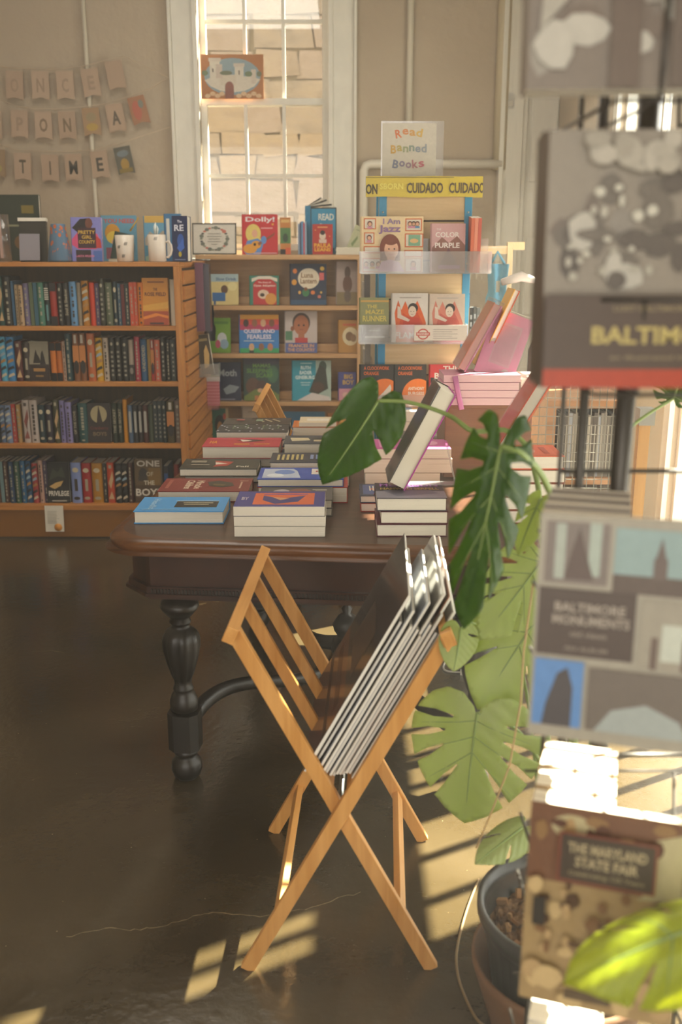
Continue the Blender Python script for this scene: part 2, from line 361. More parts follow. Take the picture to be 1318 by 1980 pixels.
# ================================================================ LEFT BOOKCASE
BY = 5.0; BXR = -.815; BXL = -1.98; BT = 1.457; BD = .95
ww = OAKX(); wz = OAKZ(); wy = OAKY(); BACK = noisemat('bookcase_back', [(.3, '#3f2f12'), (.7, '#57431c')], scale=(14, 14, 1), nscale=3, rough=.7)
e = empty('bookcase', (0, 0, 0), 'long low oak bookcase with four shelves of upright books and slatted end', 'bookcase')
b = MB(); b.box(BXL, BXR, BY, BY+BD, BT-.022, BT, ww); b.build('top_board', e, bevel=.003)
SH = [(1.138, 632), (.851, 740), (.522, 858), (.19, 977)]
for z, _ in SH[:3]:
    b = MB(); b.box(BXL, BXR-.03, BY+.01, BY+.32, z-.022, z, ww); b.build('shelf', e, bevel=.002)
b = MB(); b.box(BXL, BXR-.03, BY+.0, BY+.34, .165, .19, ww); b.build('bottom_shelf', e)
b = MB(); b.box(BXL, BXR-.03, BY+.012, BY+.03, .012, .165, P('#8a5a1c', .4)); b.build('kick_board', e)
b = MB(); b.box(BXL, BXR-.03, BY+.33, BY+.345, .19, BT-.022, BACK); b.build('back_panel', e)
b = MB(); b.box(BXR-.032, BXR+.0, BY-.002, BY+.07, .0, BT-.022, wz); b.box(BXR-.028, BXR-.008, BY+.07, BY+BD, 0, BT-.022, wz); b.build('side_panel', e, bevel=.002)
b = MB(); z = .02
while z < BT-.1:                                      # slatwall boards with dark grooves
    b.box(BXR-.008, BXR+.010, BY+.075, BY+BD, z, z+.068, wy); z += .078
b.box(BXR-.008, BXR-.002, BY+.075, BY+BD, .02, BT-.03, P('#3a2a18')); b.build('slatted_end', e, label='slatted oak end panel with dark grooves')
# books: x0, x1, top (3x zoom pixels), colour, word, style, title
CW = {}
rows = []
rows.append((1.138, 0, 380, """-34 -12 480 2a2a24 charcoal|-11 20 462 16443f dark-teal d|22 67 465 12130f black t|68 82 490 2d5a7a blue|88 104 512 a58e6c cream t|106 134 515 b0946f tan t|136 170 505 6f6584 grey-violet t|172 192 500 5c684b grey-green|195 217 500 2f5d6e slate-blue|218 255 500 3f7560 sea-green t|258 288 505 1c2a28 black w|290 330 500 9c2a1c red h|335 362 505 17150f black b|366 402 502 12120f black t Soul & Shadow|404 445 495 5f8fb8 pale-blue t|446 473 500 8f826c beige|475 517 490 b5791a mustard m|520 550 500 c23a1a scarlet|552 575 505 4a3a5e purple t|576 608 478 2a2b1d black b|610 652 500 566048 olive-green t|655 682 495 14303a navy o|683 700 505 1f4a63 blue t|700 722 510 6a201a maroon|724 748 508 10201f black t|750 775 498 c24a2a orange-red t|776 795 498 c9522e orange-red t|797 832 500 d2741c orange t|986 1022 482 c4b6a0 white"""))
rows.append((.851, 0, 640, """-30 -3 40 7a3f5f plum t|0 38 35 4aa0c0 light-blue m|39 85 35 2f7fb5 blue m|88 128 60 4f1a14 dark-red d|131 175 70 2c1f1a dark-brown o|292 325 70 c9701a orange h|326 360 70 b9641a orange h|362 379 62 b3937e tan t|381 416 18 153f48 dark-teal t|425 460 15 80502c bronze g|462 499 15 80502c bronze g|505 552 15 b5602f copper o|555 597 40 c99a1a yellow m|598 631 40 b8aa99 cream t|635 668 40 1a1b17 black b|670 705 38 1c1c18 black b|708 743 45 161a18 black b|746 776 52 a89a8a grey h|780 812 35 a53048 crimson t|815 853 48 1f5078 blue t UNDIVIDED|855 872 50 8a6a18 olive|873 893 50 a02c1a red g|895 930 52 c0604a salmon t|932 960 40 20201c black b|962 988 45 181a18 black t|990 1015 50 1f2a22 dark-green b|1018 1052 42 4f2d22 brown t"""))
rows.append((.522, 0, 640, """-40 -4 430 27323a charcoal t|0 30 432 5b6f8c slate-blue m|31 66 432 7183a0 pale-blue m|68 92 425 a63228 red t|95 122 428 a98650 tan b|132 173 402 b6a99f white d|174 221 402 b6a99f white t|222 262 430 123036 dark-teal o|264 306 430 221a2a plum o|310 345 400 3a3a20 olive d|347 378 405 8078aa lavender t|380 418 415 8a82b2 lavender t|420 450 435 15171b black t OF THE COVE|452 508 420 1a4a4a teal t|650 680 420 1c2a1c dark-green t THE SECRET|682 711 418 1c2a1c dark-green t THE SECRET|714 740 398 c8881a yellow|742 769 432 4a5f78 slate-blue p|772 799 432 23262a charcoal p|800 827 432 2a2528 charcoal p|828 859 432 45201c maroon p|861 888 430 3f4a3c grey-green|890 912 408 16282c dark-teal b|915 938 408 16282c dark-teal b|940 966 408 16282c dark-teal b|968 1011 408 4a3f18 amber g|1014 1048 405 6e5e54 grey-brown b|1050 1066 418 55502a olive"""))
rows.append((.19, 0, 850, """-30 -2 130 553a2a brown|0 20 130 6f8a8a pale-grey|22 50 128 4a2f28 brown t|52 82 130 1a3a5a navy t|84 118 128 1f4a3a dark-green t|120 150 125 1f5a80 blue t|152 184 125 1a5078 blue m|187 221 140 a03a3a rose m|225 252 122 b89280 pale-pink t|253 275 125 3a2a4a purple t|412 472 135 7f8fc0 periwinkle o|474 531 138 a01a1a red o|533 596 138 b07a10 mustard o|598 620 140 1c1712 black t|622 664 135 bc441f orange-red d|668 706 140 15130f black m|707 741 140 15130f black m|742 771 138 40211f brown t|952 976 155 2c4f80 blue h|1010 1040 145 7c2a1c red"""))
SHN = ['top', 'second', 'third', 'bottom']
ORD = 'first second third fourth fifth sixth seventh eighth ninth tenth eleventh'.split()
LINESM = '#cfc6b0'
random.seed(11)
for ri, (zb, xo, yo, spec) in enumerate(rows):
    seen = {}; ents = [s.split(' ', 5) for s in spec.split('|')]
    tot = {}
    for t in ents: tot[t[4]] = tot.get(t[4], 0)+1
    base = {632: 632}.get(0, [632, 738, 858.5, 977][ri])
    for t in ents:
        x0, x1, top = (float(v)/3 for v in t[:3]); top += yo; col = '#'+t[3]; word = t[4]; rest = t[5] if len(t) > 5 else ''
        sty = rest[:1]; title = rest[2:]
        y = BY+.045+random.uniform(0, .012); h = atY(x0, top, y).z-zb; h = min(h, .285)
        xa = XZ(x0, zb+.1, y)+.0004; xb = XZ(x1, zb+.1, y)-.0004; T = xb-xa
        seen[word] = seen.get(word, 0)+1
        lum = sum(lin(col)[:3]); ink = '#a39a82' if lum < .75 else '#3c3228'
        A = []
        if sty == 't' and title: A = [('t', title, .5, .55, .62, .5, 90, ink)]
        elif sty == 't':
            v = .9
            while v > .2: d = random.uniform(.03, .09); A.append(('r', .36, v-d, .64, v, ink)); v -= d+.02 if random.random() > .25 else d+.09
            A.append(('r', .35, .05, .65, .09, ink))
        elif sty == 'b': A = [('r', .3, .12+k*.105, .7, .17+k*.105, '#8f8a78') for k in range(6)]+[('e', .5, .86, .22, .04, '#b0a890')]
        elif sty == 'w': A = [('r', .1, .62+k*.05, .9, .645+k*.05, '#d9d2c0') for k in range(6)]+[('r', .3, .12, .7, .5, '#5b8a8a')]
        elif sty == 'h': A = [('r', 0, 0, 1, .22, '#17120f'), ('r', 0, .8, 1, 1, '#1c1512')] if word != 'grey' else [('r', 0, 0, 1, .4, '#15130f'), ('e', .5, .25, .35, .08, '#8a8378')]
        elif sty == 'm': A = [('p', [(.05, a), (.95, a+.06), (.8, a+.12), (.2, a+.07)], ['#c2b69c', '#2b2a26', '#a87c44', '#8fa6b4'][k % 4]) for k, a in enumerate([.08, .24, .4, .55, .7, .84])]
        elif sty == 'o': A = [('e', .5, .82, .3, .06, '#cdbf9f'), ('r', .35, .3, .65, .6, ink), ('e', .5, .12, .3, .04, ink)]
        elif sty == 'g': A = [('r', 0, .4, 1, .75, '#c07a3a'), ('e', .5, .3, .4, .14, '#1e1712'), ('r', .3, .8, .7, .97, '#bfb8aa')]
        elif sty == 'p': A = [('r', .25, .3, .75, .82, '#a8a69c'), ('e', .5, .3, .25, .025, '#a8a69c'), ('e', .5, .82, .25, .025, '#a8a69c')]
        elif sty == 'd': A = [('p', [(.1, .1), (.6, .3), (.2, .5), (.8, .8), (.9, .6), (.5, .35), (.9, .1)], '#c9a77a' if lum < .8 else '#8a4a40'), ('r', .3, .86, .7, .94, ink)]
        # spine faces the room: width runs into the shelf
        wd = .15+random.uniform(0, .015)
        nth = f', {ORD[seen[word]-1]} such from the left' if tot[word] > 1 else ''
        lab = f"{word} upright book{' titled '+title.lower() if title else ''} on the {SHN[ri]} oak shelf{nth}"
        book('upright_book', lab, wd, h, T, col, (xa, y, zb+.0004), (0, 0, R(90)), group=f'books on the {SHN[ri]} shelf of the oak bookcase', art=(), sart=[]) if False else None
        a, _ = book_geo(wd, h, T, col, hard=T > .022)
        a.art((-.0074 if T > .022 else -.0005, T, 0), Vector((0, -1, 0)), ZA, T, h, A)
        o = a.build('upright_book', None, (xb, y+.0075, zb+.0004), (0, 0, R(90)))
        tag(o, lab, 'book', f'books on the {SHN[ri]} shelf of the oak bookcase')
GS = lambda i: f'books on the {SHN[i]} shelf of the oak bookcase'
def facesh(label, x0, x1, top, zoomy, zb, cover, art, i, t=.03, lean=4, yy=BY+.05):
    return face(label, x0/3, x1/3, top/3+zoomy, zb, yy, t, cover, art, lean, name='novel', group=GS(i))
facesh('orange and yellow novel titled the rose field facing out', 834, 980, 476, 380, 1.138, '#cf8a24',
   [('r', 0, .0, 1, .30, '#a8441a'), ('p', [(0, .3), (1, .36), (1, .5), (0, .42)], '#d9a23a'), ('p', [(0, .12), (.6, .2), (1, .14), (1, .2), (.5, .26), (0, .18)], '#e0842a'), ('r', .25, .02, .8, .06, '#3a1a10'),
    ('t', 'THE', .5, .76, .16, .06, '#6a2a12'), ('t', 'ROSE FIELD', .5, .66, .84, .08, '#6a2a12'), ('r', .2, .9, .85, .93, '#8a4a1a')], 0)
facesh('dark novel with two silhouetted riders under a pale sky', 177, 289, 63, 640, .851, '#2a1a14',
   [('r', 0, .42, 1, 1, '#8d8672'), ('p', [(.2, .45), (.3, .7), (.36, .8), (.42, .68), (.52, .6), (.6, .45)], '#1c120e'), ('p', [(.55, .42), (.62, .7), (.7, .78), (.76, .66), (.85, .42)], '#1c120e'), ('r', .2, .24, .8, .32, '#a87a3c'), ('r', .3, .1, .7, .15, '#8a6a3a')], 1, .024)
facesh('dark novel with pale moon and standing figure on its cover', 514, 646, 423, 640, .522, '#241a16',
   [('e', .5, .72, .36, .22, '#a79a72'), ('p', [(.4, .5), (.46, .78), (.5, .95), (.56, .78), (.66, .5)], '#2c1c14'), ('t', 'Cranberry', .5, .36, .8, .1, '#6d2a20'), ('t', 'BOYS', .52, .22, .6, .1, '#7d6a4a')], 2)
facesh('black novel titled privileged with painted hand on its cover', 278, 408, 137, 850, .19, '#171612',
   [('p', [(.1, .55), (.3, .85), (.5, .75), (.7, .9), (.85, .62), (.5, .66)], '#3a4230'), ('p', [(.1, .4), (.4, .5), (.75, .55), (.62, .42), (.35, .34)], '#c7a262'), ('t', 'PRIVILEGE', .52, .23, .9, .13, '#d8d2c4'), ('r', .2, .03, .85, .06, '#a8a294')], 3)
facesh('brown novel titled one of the boys facing out', 790, 944, 118, 850, .19, '#5a4520',
   [('r', 0, 0, 1, .4, '#4a3316'), ('r', .5, .4, .95, .8, '#7a5a1a'), ('e', .3, .66, .16, .14, '#241a12'), ('r', .12, .5, .45, .6, '#2f2216'), ('t', 'ONE', .5, .9, .86, .14, '#cfc8ba'), ('t', 'OF', .55, .66, .26, .1, '#b8a88a'), ('t', 'THE', .52, .46, .4, .1, '#cfc4ac'), ('t', 'BOYS', .5, .24, .98, .17, '#d8d0c0')], 3)
# shelf talker card hanging under the bottom shelf
p = atY(106, 1003, BY-.002); b = MB(); pt = []
for k in range(9):
    t = k/8; pt.append((-.002-.012*t*t-.002*math.sin(t*3), -t*.142))
b.prism([(y_, z_) for y_, z_ in pt]+[(y_-.0006, z_) for y_, z_ in reversed(pt)], -.05, .05, P('#ddd4c2', .7), Matrix(((0, 0, 1, 0), (1, 0, 0, 0), (0, 1, 0, 0), (0, 0, 0, 1))))
for k in range(9): b.box(-.035, .03+random.uniform(-.02, 0), -.0135-.0007*k, -.0125-.0007*k, -.03-k*.008, -.0285-k*.008, P('#8a8476'))
b.lathe([(0, -.001), (.021, -.001), (.021, .001), (0, .001)], P('#d8903a'), 20, Matrix.Translation((.02, -.0165, -.117)) @ Matrix.Rotation(R(90), 4, 'X'))
tag(b.build('shelf_card', None, (p.x, BY-.002, .19)), 'white shelf note with orange round sticker hanging from the bottom shelf', 'card')
# ================================================================ ON TOP OF THE OAK BOOKCASE
ZT = BT
face('large dark green poster book standing at the back of the bookcase top', -8, 82, 377, ZT, 5.72, .03, '#26301f', [('r', .62, .72, .88, .84, '#7a6a26'), ('r', .08, .52, .8, .55, '#8a8a6a'), ('e', .55, .28, .12, .1, '#6a4a1e'), ('e', .2, .2, .16, .12, '#16200f')], 3, name='poster_book')
b = MB(); b.lathe([(.0, 0), (.034, 0), (.034, .235), (.032, .235), (.032, .004), (0, .004)], PLAST(), 24); p = XZ(8, ZT, 5.1)
for k in range(5): b.box(-.004+k*.003-.006, -.002+k*.003-.006, -.0335-.001, -.032, .02, .22, P('#c9a79a', .3))
tag(b.build('clear_tube', None, (p, 5.12, ZT)), 'tall clear plastic tube at the left end of the bookcase top', 'tube')
# tablet style frame and sign holder
e = empty('framed_book', (XZ(40, ZT, 5.2), 5.2, ZT+.001), 'dark book in a stand behind a grey blank card on the bookcase top', 'display', rot=(R(-6), 0, 0))
b = MB(); w = .14; b.box(0, w, 0, .028, 0, .205, P('#26251f', .35)); b.box(.004, w-.004, -.001, 0, .006, .197, P('#343128', .3)); b.build('board', e)
b = MB(); b.box(-.004, w+.002, -.004, .03, .205, .222, PAGES()); b.build('pages', e)
b = MB(); b.box(0, .105, -.03, -.027, .0, .135, P('#8f8b92', .5)); b.build('card', e, (.012, -.02, 0), (R(-4), 0, 0))
# patterned flared vase
b = MB(); b.lathe([(0, 0), (.062, 0), (.063, .01), (.036, .185), (.034, .188), (.03, .188), (.05, .01), (0, .01)], P('#4f6d86', .45), 28)
random.seed(5)
for k in range(46):
    a = random.uniform(math.pi, 2*math.pi); z = random.uniform(.01, .175); r = .0632-.0273*z/.185+.0006; s = random.uniform(.004, .009)
    M = Matrix.Translation((r*math.cos(a), r*math.sin(a), z)) @ Matrix.Rotation(a-math.pi/2+math.pi, 4, 'Z') @ Matrix.Rotation(R(-8), 4, 'X')
    b.add([(s*math.cos(t*.785), 0, s*1.3*math.sin(t*.785)) for t in range(8)], [tuple(range(8))], P('#c4642c', .45), M)
tag(b.build('patterned_vase', None, (XZ(117, ZT, 5.12), 5.12, ZT+.0005)), 'flared blue and orange patterned vase on the bookcase top', 'vase')
face('purple novel titled pretty girl county with woman in pink sleeves', 141, 199, 421, ZT, 5.12, .028, '#7f7fc0',
     [('p', [(0, .5), (.2, .66), (.5, .7), (.85, .62), (.98, .4), (.8, .28), (.2, .28), (0, .38)], '#d04a78'), ('p', [(.75, .6), (.95, .5), (.98, .3), (.8, .3)], '#b8322c'), ('p', [(.02, .76), (.3, .96), (.62, .98), (.72, .84), (.5, .7), (.2, .66)], '#1c1418'),
      ('e', .58, .86, .12, .12, '#6a3a2a'), ('r', .2, .3, .8, .76, '#3a1c28'), ('r', .12, 0, .62, .26, '#2a1a22'), ('r', .7, 0, .98, .24, '#4a6ab0'), ('t', 'PRETTY', .5, .66, .56, .08, '#c9a23a'), ('t', 'GIRL', .5, .55, .34, .08, '#c9a23a'), ('t', 'COUNTY', .5, .44, .54, .08, '#c9a23a'), ('t', 'LAKITA WILSON', .42, .12, .6, .05, '#d87a9a')], 5, name='novel')
face('blue picture book with yellow figure and red heading behind the leaning green book', 200, 266, 417, ZT, 5.42, .012, '#5a93ac',
     [('t', 'YOU NEED', .5, .88, .9, .1, '#c04a3c'), ('e', .3, .62, .22, .2, '#c9902c'), ('e', .36, .52, .24, .14, '#e0c24a'), ('e', .4, .42, .14, .08, '#d8a88a'), ('r', .1, .05, .5, .3, '#8a4a5a'), ('e', .75, .3, .2, .2, '#3f6f86')], 4)
# leaning green book in a stand
o = book('novel', 'dark green book tilted beside the white mug with a grey card in front', .085, .145, .03, '#1d3326', (XZ(213, ZT, 5.3)+.005, 5.3, ZT+.016), (R(-5), R(12), 0), art=[('r', .4, .02, .9, .62, '#8e8c92'), ('r', .1, .7, .9, .74, '#5a6a4a')])
b = MB(); b.box(0, .1, 0, .06, 0, .010, P('#cfc7b2')); b.box(.002, .098, .002, .058, .010, .0155, P('#b9ae96'))
tag(b.build('small_book', None, (XZ(210, ZT, 5.28), 5.28, ZT+.0004)), 'small cream book lying flat under the tilted green book', 'book')
def mug(px, r, h, label, handle, marks, taper=1.0):
    e = empty('mug', (XZ(px, ZT, 5.1), 5.1, ZT+.0005), label, 'mug'); m = P('#d8cdbf', .3)
    b = MB(); b.lathe([(0, 0), (r*.9*taper, 0), (r*.97*taper, .004), (r, h), (r-.003, h+.001), (r*.9*taper-.003, .006), (0, .006)], m, 32)
    for (a, z) in marks:
        for k in range(4):
            rr = r*taper+(r-r*taper)*z/h+.0005; aa = R(a+k*5); c = Vector((rr*math.cos(aa), rr*math.sin(aa), z))
            d = Vector((-math.sin(aa), math.cos(aa), 0)); up = (ZA+d*.35).normalized()
            b.add([c-d*.0009-up*.008, c+d*.0009-up*.008, c+d*.0009+up*.008, c-d*.0009+up*.008], [(0, 1, 2, 3)], P('#1c1a18'))
    b.build('body', e)
    if handle:
        b = MB(); b.tube([(r-.003, 0, h*.72), (r+.014, 0, h*.76), (r+.026, 0, h*.62), (r+.029, 0, h*.45), (r+.022, 0, h*.28), (r+.01, 0, h*.17), (r-.003, 0, h*.18)], .006, m, 10); b.build('handle', e)
    return e
mug(243, .0485, .132, 'white mug with black hash marks on the bookcase top', False, [(235, .075), (280, .09), (262, .03)], .88)
mug(305, .046, .134, 'plain white mug with a handle near the blue standing book', True, [(265, .115)])
b = MB(); b.tube([(0, 0, .134), (-.002, 0, .17), (.003, 0, .195)], [.006, .008, .002], P('#cfd6d2', .6), 8); b.tube([(.008, 0, .13), (.012, 0, .165), (.008, 0, .18)], [.004, .006, .001], P('#cfd6d2', .6), 8)
tag(b.build('feather_tip', None, (XZ(303, ZT, 5.1), 5.1, ZT+.001)), 'pale feather tips standing in the mug with the handle', 'feather')
b = MB(); b.tube([(0, 0, 0), (.05, 0, .07)], [.005, .003], P('#c9a02a', .5), 8)
tag(b.build('yellow_pencil', None, (XZ(248, ZT+.2, 5.32), 5.35, ZT+.158)), 'yellow pencil resting on top of the tilted green book', 'pencil')
face('landscape painting book of pale sea and mountains behind the mug', 282, 332, 418, ZT, 5.5, .012, '#5f9ab8', [('r', 0, 0, 1, .35, '#3f7f96'), ('p', [(0, .5), (.2, .66), (.45, .55), (.7, .68), (1, .52), (1, .35), (0, .35)], '#a89a88'), ('r', 0, .85, 1, 1, '#c9a24a'), ('p', [(0, .1), (.5, .2), (1, .1), (1, 0), (0, 0)], '#8aa08a')], 3)
face('navy fantasy book with swirling blue figure near the end of the bookcase top', 334, 365, 419, ZT, 5.1, .05, '#1d2a52', [('t', 'The', .5, .88, .3, .06, '#c9cede'), ('t', 'RE', .45, .74, .62, .14, '#d8dae6'), ('e', .55, .45, .22, .16, '#2f5aa8'), ('p', [(.3, .3), (.7, .5), (.8, .3), (.5, .2)], '#3f6ac0'), ('e', .5, .16, .1, .06, '#b8a83a'), ('r', .15, .03, .85, .05, '#7a86a8')], 3, name='novel', rz=-12)
face('blue book edge standing just behind the navy fantasy book', 321, 352, 414, ZT, 5.3, .03, '#2f6a94', [('r', .1, .1, .3, .9, '#cfcdc4')], 2, name='novel')

# ================================================================ CHILDREN'S BOOKCASE AT THE BACK
KY = 6.22; KL = XZ(385, 1.5, KY); KR = XZ(697, 1.5, KY); KT = 1.492
MAP_ = wood('maple_x', '#b98d62', '#cda77a', 0); MAPZ = wood('maple_z', '#b98d62', '#cda77a', 2)
e = empty('display_bookcase', (0, 0, 0), 'pale maple display bookcase of picture books under the window', 'bookcase')
b = MB(); b.box(KL, KR, KY-.04, KY+.34, KT-.03, KT, MAP_); b.build('top_board', e, bevel=.003)
b = MB(); b.box(KR-.02, KR, KY-.04, KY+.34, 0, KT-.03, MAPZ); b.build('side_panel', e); b = MB(); b.box(KL-.02, KL, KY-.04, KY+.34, 0, KT, MAPZ); b.build('side_panel', e)
b = MB(); b.box(KL, KR-.02, KY+.22, KY+.24, 0, KT-.03, MAP_); b.build('back_panel', e)
KS = [atY(500, p_, KY-.03).z for p_ in (591, 684, 777, 872)]
for z in KS:
    b = MB(); b.box(KL, KR-.02, KY-.03, KY+.22, z-.028, z, MAP_); b.box(KL, KR-.02, KY+.10, KY+.22, z, z+.05, MAP_); b.build('shelf', e, bevel=.002)
G1, G2, G3, G4 = [f'picture books on the {n} ledge of the maple bookcase' for n in ('first', 'second', 'third', 'fourth')]
def kf(label, a, b_, c, si, col, art, g, t=.014, dy=0, lean=9): return face(label, a, b_, c, KS[si], KY+.0+dy, t, col, art, lean, group=g)
kf('yellow and blue picture book with a dark bird beside a blue chair', 405, 461, 531, 0, '#d3c184', [('r', 0, .75, 1, 1, '#9fb4b8'), ('t', 'Slow Drink', .58, .84, .7, .1, '#3f5f8a'), ('e', .52, .5, .12, .14, '#5a3a22'), ('r', .1, .12, .55, .4, '#2f66a0'), ('r', .15, .0, .22, .15, '#24508a'), ('e', .8, .6, .16, .14, '#e0d49a')], G1)
kf('red book about open adoption with teal border and hugging figures', 484, 539, 534, 0, '#2f7a68', [('p', [(.1, 0), (.1, .72), (.3, .92), (.7, .92), (.92, .72), (.92, 0)], '#b8242a'), ('p', [(.05, .78), (.3, .88), (.7, .88), (.95, .78), (.95, .9), (.7, .98), (.3, .98), (.05, .9)], '#d9d0c0'), ('t', 'The Story of', .5, .76, .45, .07, '#e8d8cc'), ('t', 'Open Adoption', .5, .65, .76, .09, '#e8d8cc'), ('e', .46, .36, .2, .16, '#d8c0a8'), ('e', .72, .2, .2, .2, '#d0903a'), ('e', .42, .34, .08, .06, '#3a2a22')], G1)
kf('dark picture book with white moon and glowing lanterns', 562, 631, 511, 0, '#1d2a44', [('e', .5, .64, .3, .25, '#d4c8b2'), ('t', 'Luna', .46, .72, .34, .13, '#8a6a4a'), ('t', 'Lantern', .5, .58, .46, .13, '#8a6a4a'), ('e', .12, .82, .06, .06, '#d87a2a'), ('e', .1, .55, .07, .07, '#d8952a'), ('r', .8, .6, .93, .78, '#c95a5a'), ('e', .88, .88, .06, .05, '#d8b04a'), ('e', .42, .3, .1, .1, '#3a7a4a'), ('e', .42, .38, .05, .05, '#7a4a2a'), ('e', .62, .3, .06, .05, '#d8793a'), ('e', .8, .2, .05, .04, '#c06a5a'), ('e', .25, .3, .04, .04, '#d8a24a'), ('r', 0, 0, 1, .12, '#2a4a6a'), ('e', .85, .3, .03, .03, '#d8b05a')], G1)
kf('muted grey picture book with a standing bear figure', 651, 692, 507, 0, '#9a8a84', [('r', 0, 0, 1, .3, '#7a6a4a'), ('e', .5, .75, .14, .14, '#4a3226'), ('e', .5, .48, .22, .2, '#5f3f30'), ('e', .5, .2, .16, .14, '#5a4a42')], G1)
kf('green picture book with white birds half hidden by the slatted end', 405, 446, 616, 1, '#6f9a2c', [('e', .6, .4, .22, .18, '#c9cfd4'), ('e', .7, .25, .2, .14, '#8aa8c0'), ('e', .4, .25, .12, .12, '#c04a6a'), ('r', .2, .82, .9, .9, '#4a7a22')], G2)
kf('rainbow picture book titled queer and fearless', 464, 539, 610, 1, '#2a7ac0', [('r', 0, .88, 1, 1, '#d89a1c'), ('r', 0, .74, 1, .88, '#c9402a'), ('r', 0, .6, 1, .74, '#b02a5a'), ('r', 0, .0, 1, .12, '#2f9a5a'), ('e', .16, .78, .07, .1, '#3a2420'), ('e', .38, .78, .07, .1, '#8a5a3a'), ('e', .6, .78, .07, .1, '#c9a07a'), ('e', .82, .78, .07, .1, '#7a4a2a'), ('e', .3, .15, .07, .1, '#c9a07a'), ('e', .55, .15, .07, .1, '#8a5a3a'), ('e', .78, .15, .07, .1, '#b87a5a'), ('r', .24, 0, .36, .06, '#1c1c22'),
   ('t', 'QUEER AND', .5, .56, .8, .12, '#e0d8e8'), ('t', 'FEARLESS', .5, .42, .62, .12, '#e0d8e8'), ('r', .1, .3, .88, .32, '#bcd0e0')], G2)
kf('picture book of a smiling child in a red top titled frances in the country', 552, 613, 603, 1, '#bcb0ac', [('e', .5, .72, .28, .24, '#3a2a22'), ('e', .5, .66, .24, .24, '#a8653f'), ('e', .22, .58, .06, .06, '#8a5030'), ('r', .4, .3, .6, .46, '#a8653f'), ('r', .3, .24, .7, .36, '#b8383a'), ('r', .0, .3, .22, .52, '#4a7a5a'), ('e', .42, .66, .03, .025, '#241814'), ('e', .58, .66, .03, .025, '#241814'), ('r', .44, .55, .56, .565, '#7a3028'), ('r', 0, 0, 1, .24, '#4a5a94'), ('t', 'FRANCES IN', .5, .17, .8, .08, '#d8a06a'), ('t', 'THE COUNTRY', .5, .07, .86, .08, '#d8a06a')], G2)
kf('mustard picture book with a cream oval picture of animals', 655, 692, 620, 1, '#a97a34', [('e', .6, .5, .42, .28, '#cdbf9c'), ('e', .55, .5, .2, .14, '#7a5a3a'), ('e', .75, .45, .15, .12, '#8a6a4a'), ('r', .2, .82, .9, .88, '#b84a2a')], G2)
kf('dark blue picture book titled moth with a pale moth', 409, 466, 702, 2, '#151f40', [('t', 'Moth', .55, .72, .62, .18, '#9aa0a4'), ('p', [(.4, .3), (.62, .42), (.95, .36), (.8, .22), (.5, .16)], '#8a949c'), ('e', .2, .4, .12, .3, '#1c2c5a'), ('r', .3, .02, .8, .05, '#8a8a9a')], G3)
kf('dark night picture book titled the mamas sleeping scarf', 472, 540, 694, 2, '#24403a', [('r', 0, .85, 1, 1, '#2f2c40'), ('e', .82, .62, .16, .2, '#3a6a4a'), ('t', 'MAMAS', .5, .82, .5, .09, '#6a9a3a'), ('t', 'SLEEPING', .44, .7, .72, .1, '#5a8a34'), ('t', 'SCARF', .58, .59, .48, .1, '#5a8a34'), ('e', .25, .34, .2, .2, '#5a3a24'), ('e', .5, .32, .16, .16, '#4a2c1c'), ('p', [(0, .1), (.3, .26), (.7, .3), (1, .14), (1, 0), (0, 0)], '#6a7a34'), ('e', .46, .24, .08, .05, '#c9a07a'), ('r', .3, .0, .7, .12, '#b8743a')], G3)
kf('turquoise and white picture book of a woman in a black robe', 566, 640, 699, 2, '#1f93ac', [('r', .6, 0, 1, 1, '#9fb4ac'), ('e', .78, .85, .1, .14, '#2c4a3a'), ('p', [(.42, .22), (.7, .9), (.86, .8), (.92, .3), (.62, .14)], '#2a2f26'), ('e', .66, .34, .16, .13, '#4a3020'), ('p', [(.1, 0), (.5, .2), (.95, .1), (1, 0)], '#cfc8c8'), ('t', 'RUTH', .34, .82, .26, .09, '#dce8e8'), ('t', 'BADER', .34, .7, .32, .09, '#dce8e8'), ('t', 'GINSBURG', .32, .58, .5, .09, '#dce8e8'), ('r', .2, .92, .5, .94, '#bcd8dc'), ('r', .2, .44, .46, .46, '#bcd8dc'), ('r', .22, .38, .44, .4, '#bcd8dc')], G3)
kf('small blue and pink picture book with yellow heading', 655, 688, 721, 2, '#3a3f86', [('r', 0, 0, 1, .42, '#c98aa0'), ('t', 'BIG', .55, .84, .5, .16, '#c9a24a'), ('t', 'BOY', .55, .64, .66, .16, '#c9a24a'), ('e', .4, .2, .2, .1, '#d8b0a8')], G3)
kf('green and cream picture book with a dark haired child', 412, 442, 792, 3, '#2f6a5a', [('r', .82, 0, 1, 1, '#c9b084'), ('e', .45, .6, .32, .24, '#1a1716'), ('e', .45, .5, .18, .18, '#a8743a'), ('r', .2, 0, .8, .26, '#3a8a5a'), ('e', .75, .8, .1, .08, '#c0402a')], G4, dy=.03)
kf('cream picture book with a black haired girl behind the folding rack', 470, 521, 787, 3, '#b8a590', [('e', .48, .3, .3, .34, '#2c211c'), ('t', 'YOU', .5, .3, .34, .1, '#8a8274'), ('r', .2, .84, .8, .88, '#a08a72')], G4, dy=.03)
kf('blue landscape picture book on the lowest visible ledge', 548, 628, 798, 3, '#2a6a94', [('r', 0, .4, 1, .5, '#4f9ac0'), ('e', .3, .2, .2, .16, '#2c4a34'), ('e', .8, .75, .14, .1, '#7ab0c8')], G4, dy=.03)
kf('small orange book on the lowest visible ledge', 634, 648, 801, 3, '#b0701c', [('r', .2, .6, .8, .8, '#d8a04a')], G4, dy=.03)
